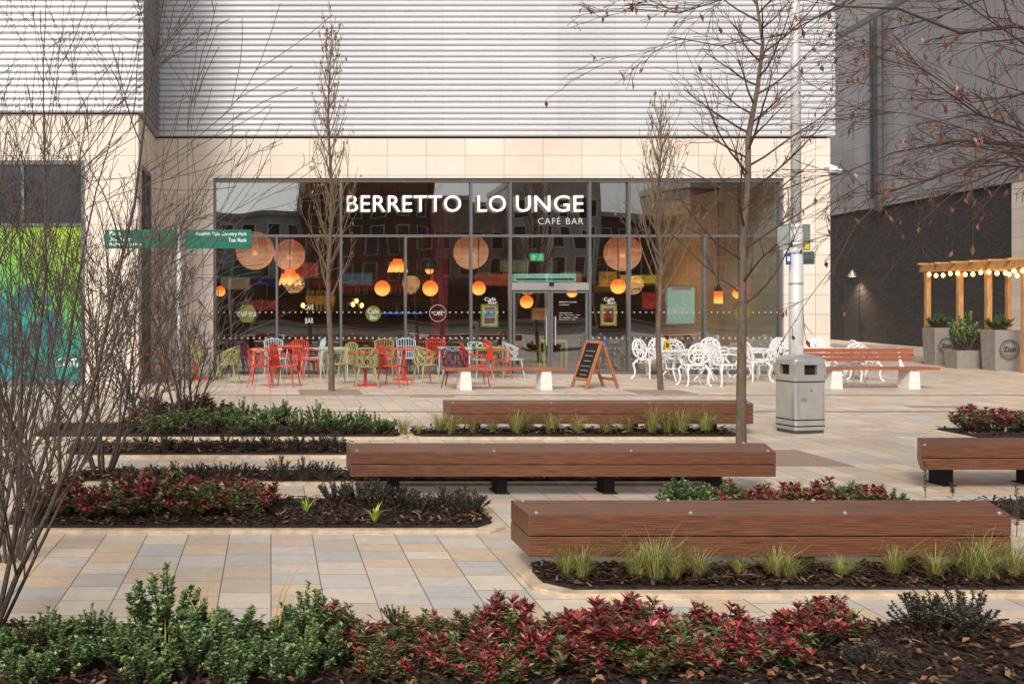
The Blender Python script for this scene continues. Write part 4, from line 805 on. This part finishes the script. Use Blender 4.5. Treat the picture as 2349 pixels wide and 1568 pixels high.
bare('farthest bare shrub beside the grey fingerpost',425,14.7,2.3,8,46,.0,.0042,.34,.02,7)
bare('bare shrub at the left edge before the green window graphic',10,13.8,4.8,6,47,.02,.0042,.36,.02,6)
# ---------------- buildings across the street (seen in the shop glass)
M['opp1']=mat('opposite_render',(.34,.29,.21),.8,0,.3,1); M['opp2']=mat('opposite_brick',(.11,.055,.04),.8,0,.3,3); M['opp3']=mat('opposite_white',(.50,.49,.46),.8,0,.2,1); M['wing']=mat('window_dark',(.015,.02,.025),.1)
for i,(x0,x1,hh,mm,lab) in enumerate([(-26,-8,12,'opp2','dark brick building across the street reflected at the left of the glass'),(-8,4,9.3,'opp3','pale building across the street reflected at the left of the glass'),(4,14,14,'opp2','tall dark brick building across the street reflected in the glass'),(14,22,11,'opp1','cream building across the street reflected in the middle of the glass'),(22,30,13,'opp3','tall pale building across the street reflected right of the doors'),(30,38,9.5,'opp2','low brick building across the street reflected right of the doors'),(38,47,12.5,'opp1','tall cream building across the street reflected at the right of the glass'),(47,62,15,'opp2','tall brick building across the street reflected at the far right')]):
    t_=thing('opposite_building',lab,'building',((x0+x1)/2,-36-(i%2)*2,0)); w=(x1-x0)/2
    MB().box(-w,w,-10,0,0,hh).build('wall',M[mm],t_); MB().box(-w-.1,w+.1,-10,.4,hh,hh+.5).build('cornice',M['opp3'],t_)
    n_=int(w*2/1.9)
    for fl in range(1,int(hh/2.9)+1):
        z=3.9+(fl-1)*2.75
        if z+1.9>hh: continue
        for k in range(n_):
            x=-w+(k+.5)*2*w/n_; f_=MB().box(x-.6,x+.6,.0,.12,z-.12,z+1.9).build('window',M['opp3'] if mm!='opp3' else M['white'],t_); MB().box(x-.47,x+.47,.12,.14,z,z+1.8).build('pane',M['wing'],f_)
    MB().box(-w+.2,w-.2,0,.15,.3,2.9).build('shopfront',M['wing'],t_); MB().box(-w+.2,w-.2,0,.4,2.9,3.6).build('fascia',[M['darkred'],M['blue'],M['red'],M['dark'],M['burgundy'],M['yellow'],M['dark'],M['darkred']][i],t_)
# ---------------- world, sun, camera
wd=bpy.data.worlds.new('World'); bpy.context.scene.world=wd; wd.use_nodes=True; n=wd.node_tree.nodes; bg=n['Background']
sk=n.new('ShaderNodeTexSky'); sk.sky_type='NISHITA'; sk.sun_disc=False; sk.sun_elevation=R(38); sk.sun_rotation=R(205); sk.air_density=1; sk.dust_density=3
hs=n.new('ShaderNodeHueSaturation'); hs.inputs['Saturation'].default_value=.22; wd.node_tree.links.new(sk.outputs[0],hs.inputs['Color']); wd.node_tree.links.new(hs.outputs[0],bg.inputs[0]); bg.inputs[1].default_value=.145
sl=bpy.data.lights.new('sun','SUN'); sl.energy=2.35; sl.angle=R(14); sl.color=(1,.92,.83); so=bpy.data.objects.new('sun',sl); C.objects.link(so)
az=R(205); el=R(38); sd=V((math.sin(az)*math.cos(el),math.cos(az)*math.cos(el),math.sin(el))); so.rotation_euler=sd.to_track_quat('Z','Y').to_euler()
cam=bpy.data.cameras.new('camera'); co=bpy.data.objects.new('camera',cam); C.objects.link(co); co.location=(0,0,H); co.rotation_euler=(R(90),0,0)
cam.sensor_width=36; cam.lens=F/2349*36; cam.shift_x=(1174.5-CX)/2349; cam.shift_y=-(784-HY)/2349; cam.clip_end=500
sc=bpy.context.scene; sc.camera=co; sc.view_settings.view_transform='Standard'; sc.view_settings.look='None'; sc.view_settings.exposure=0
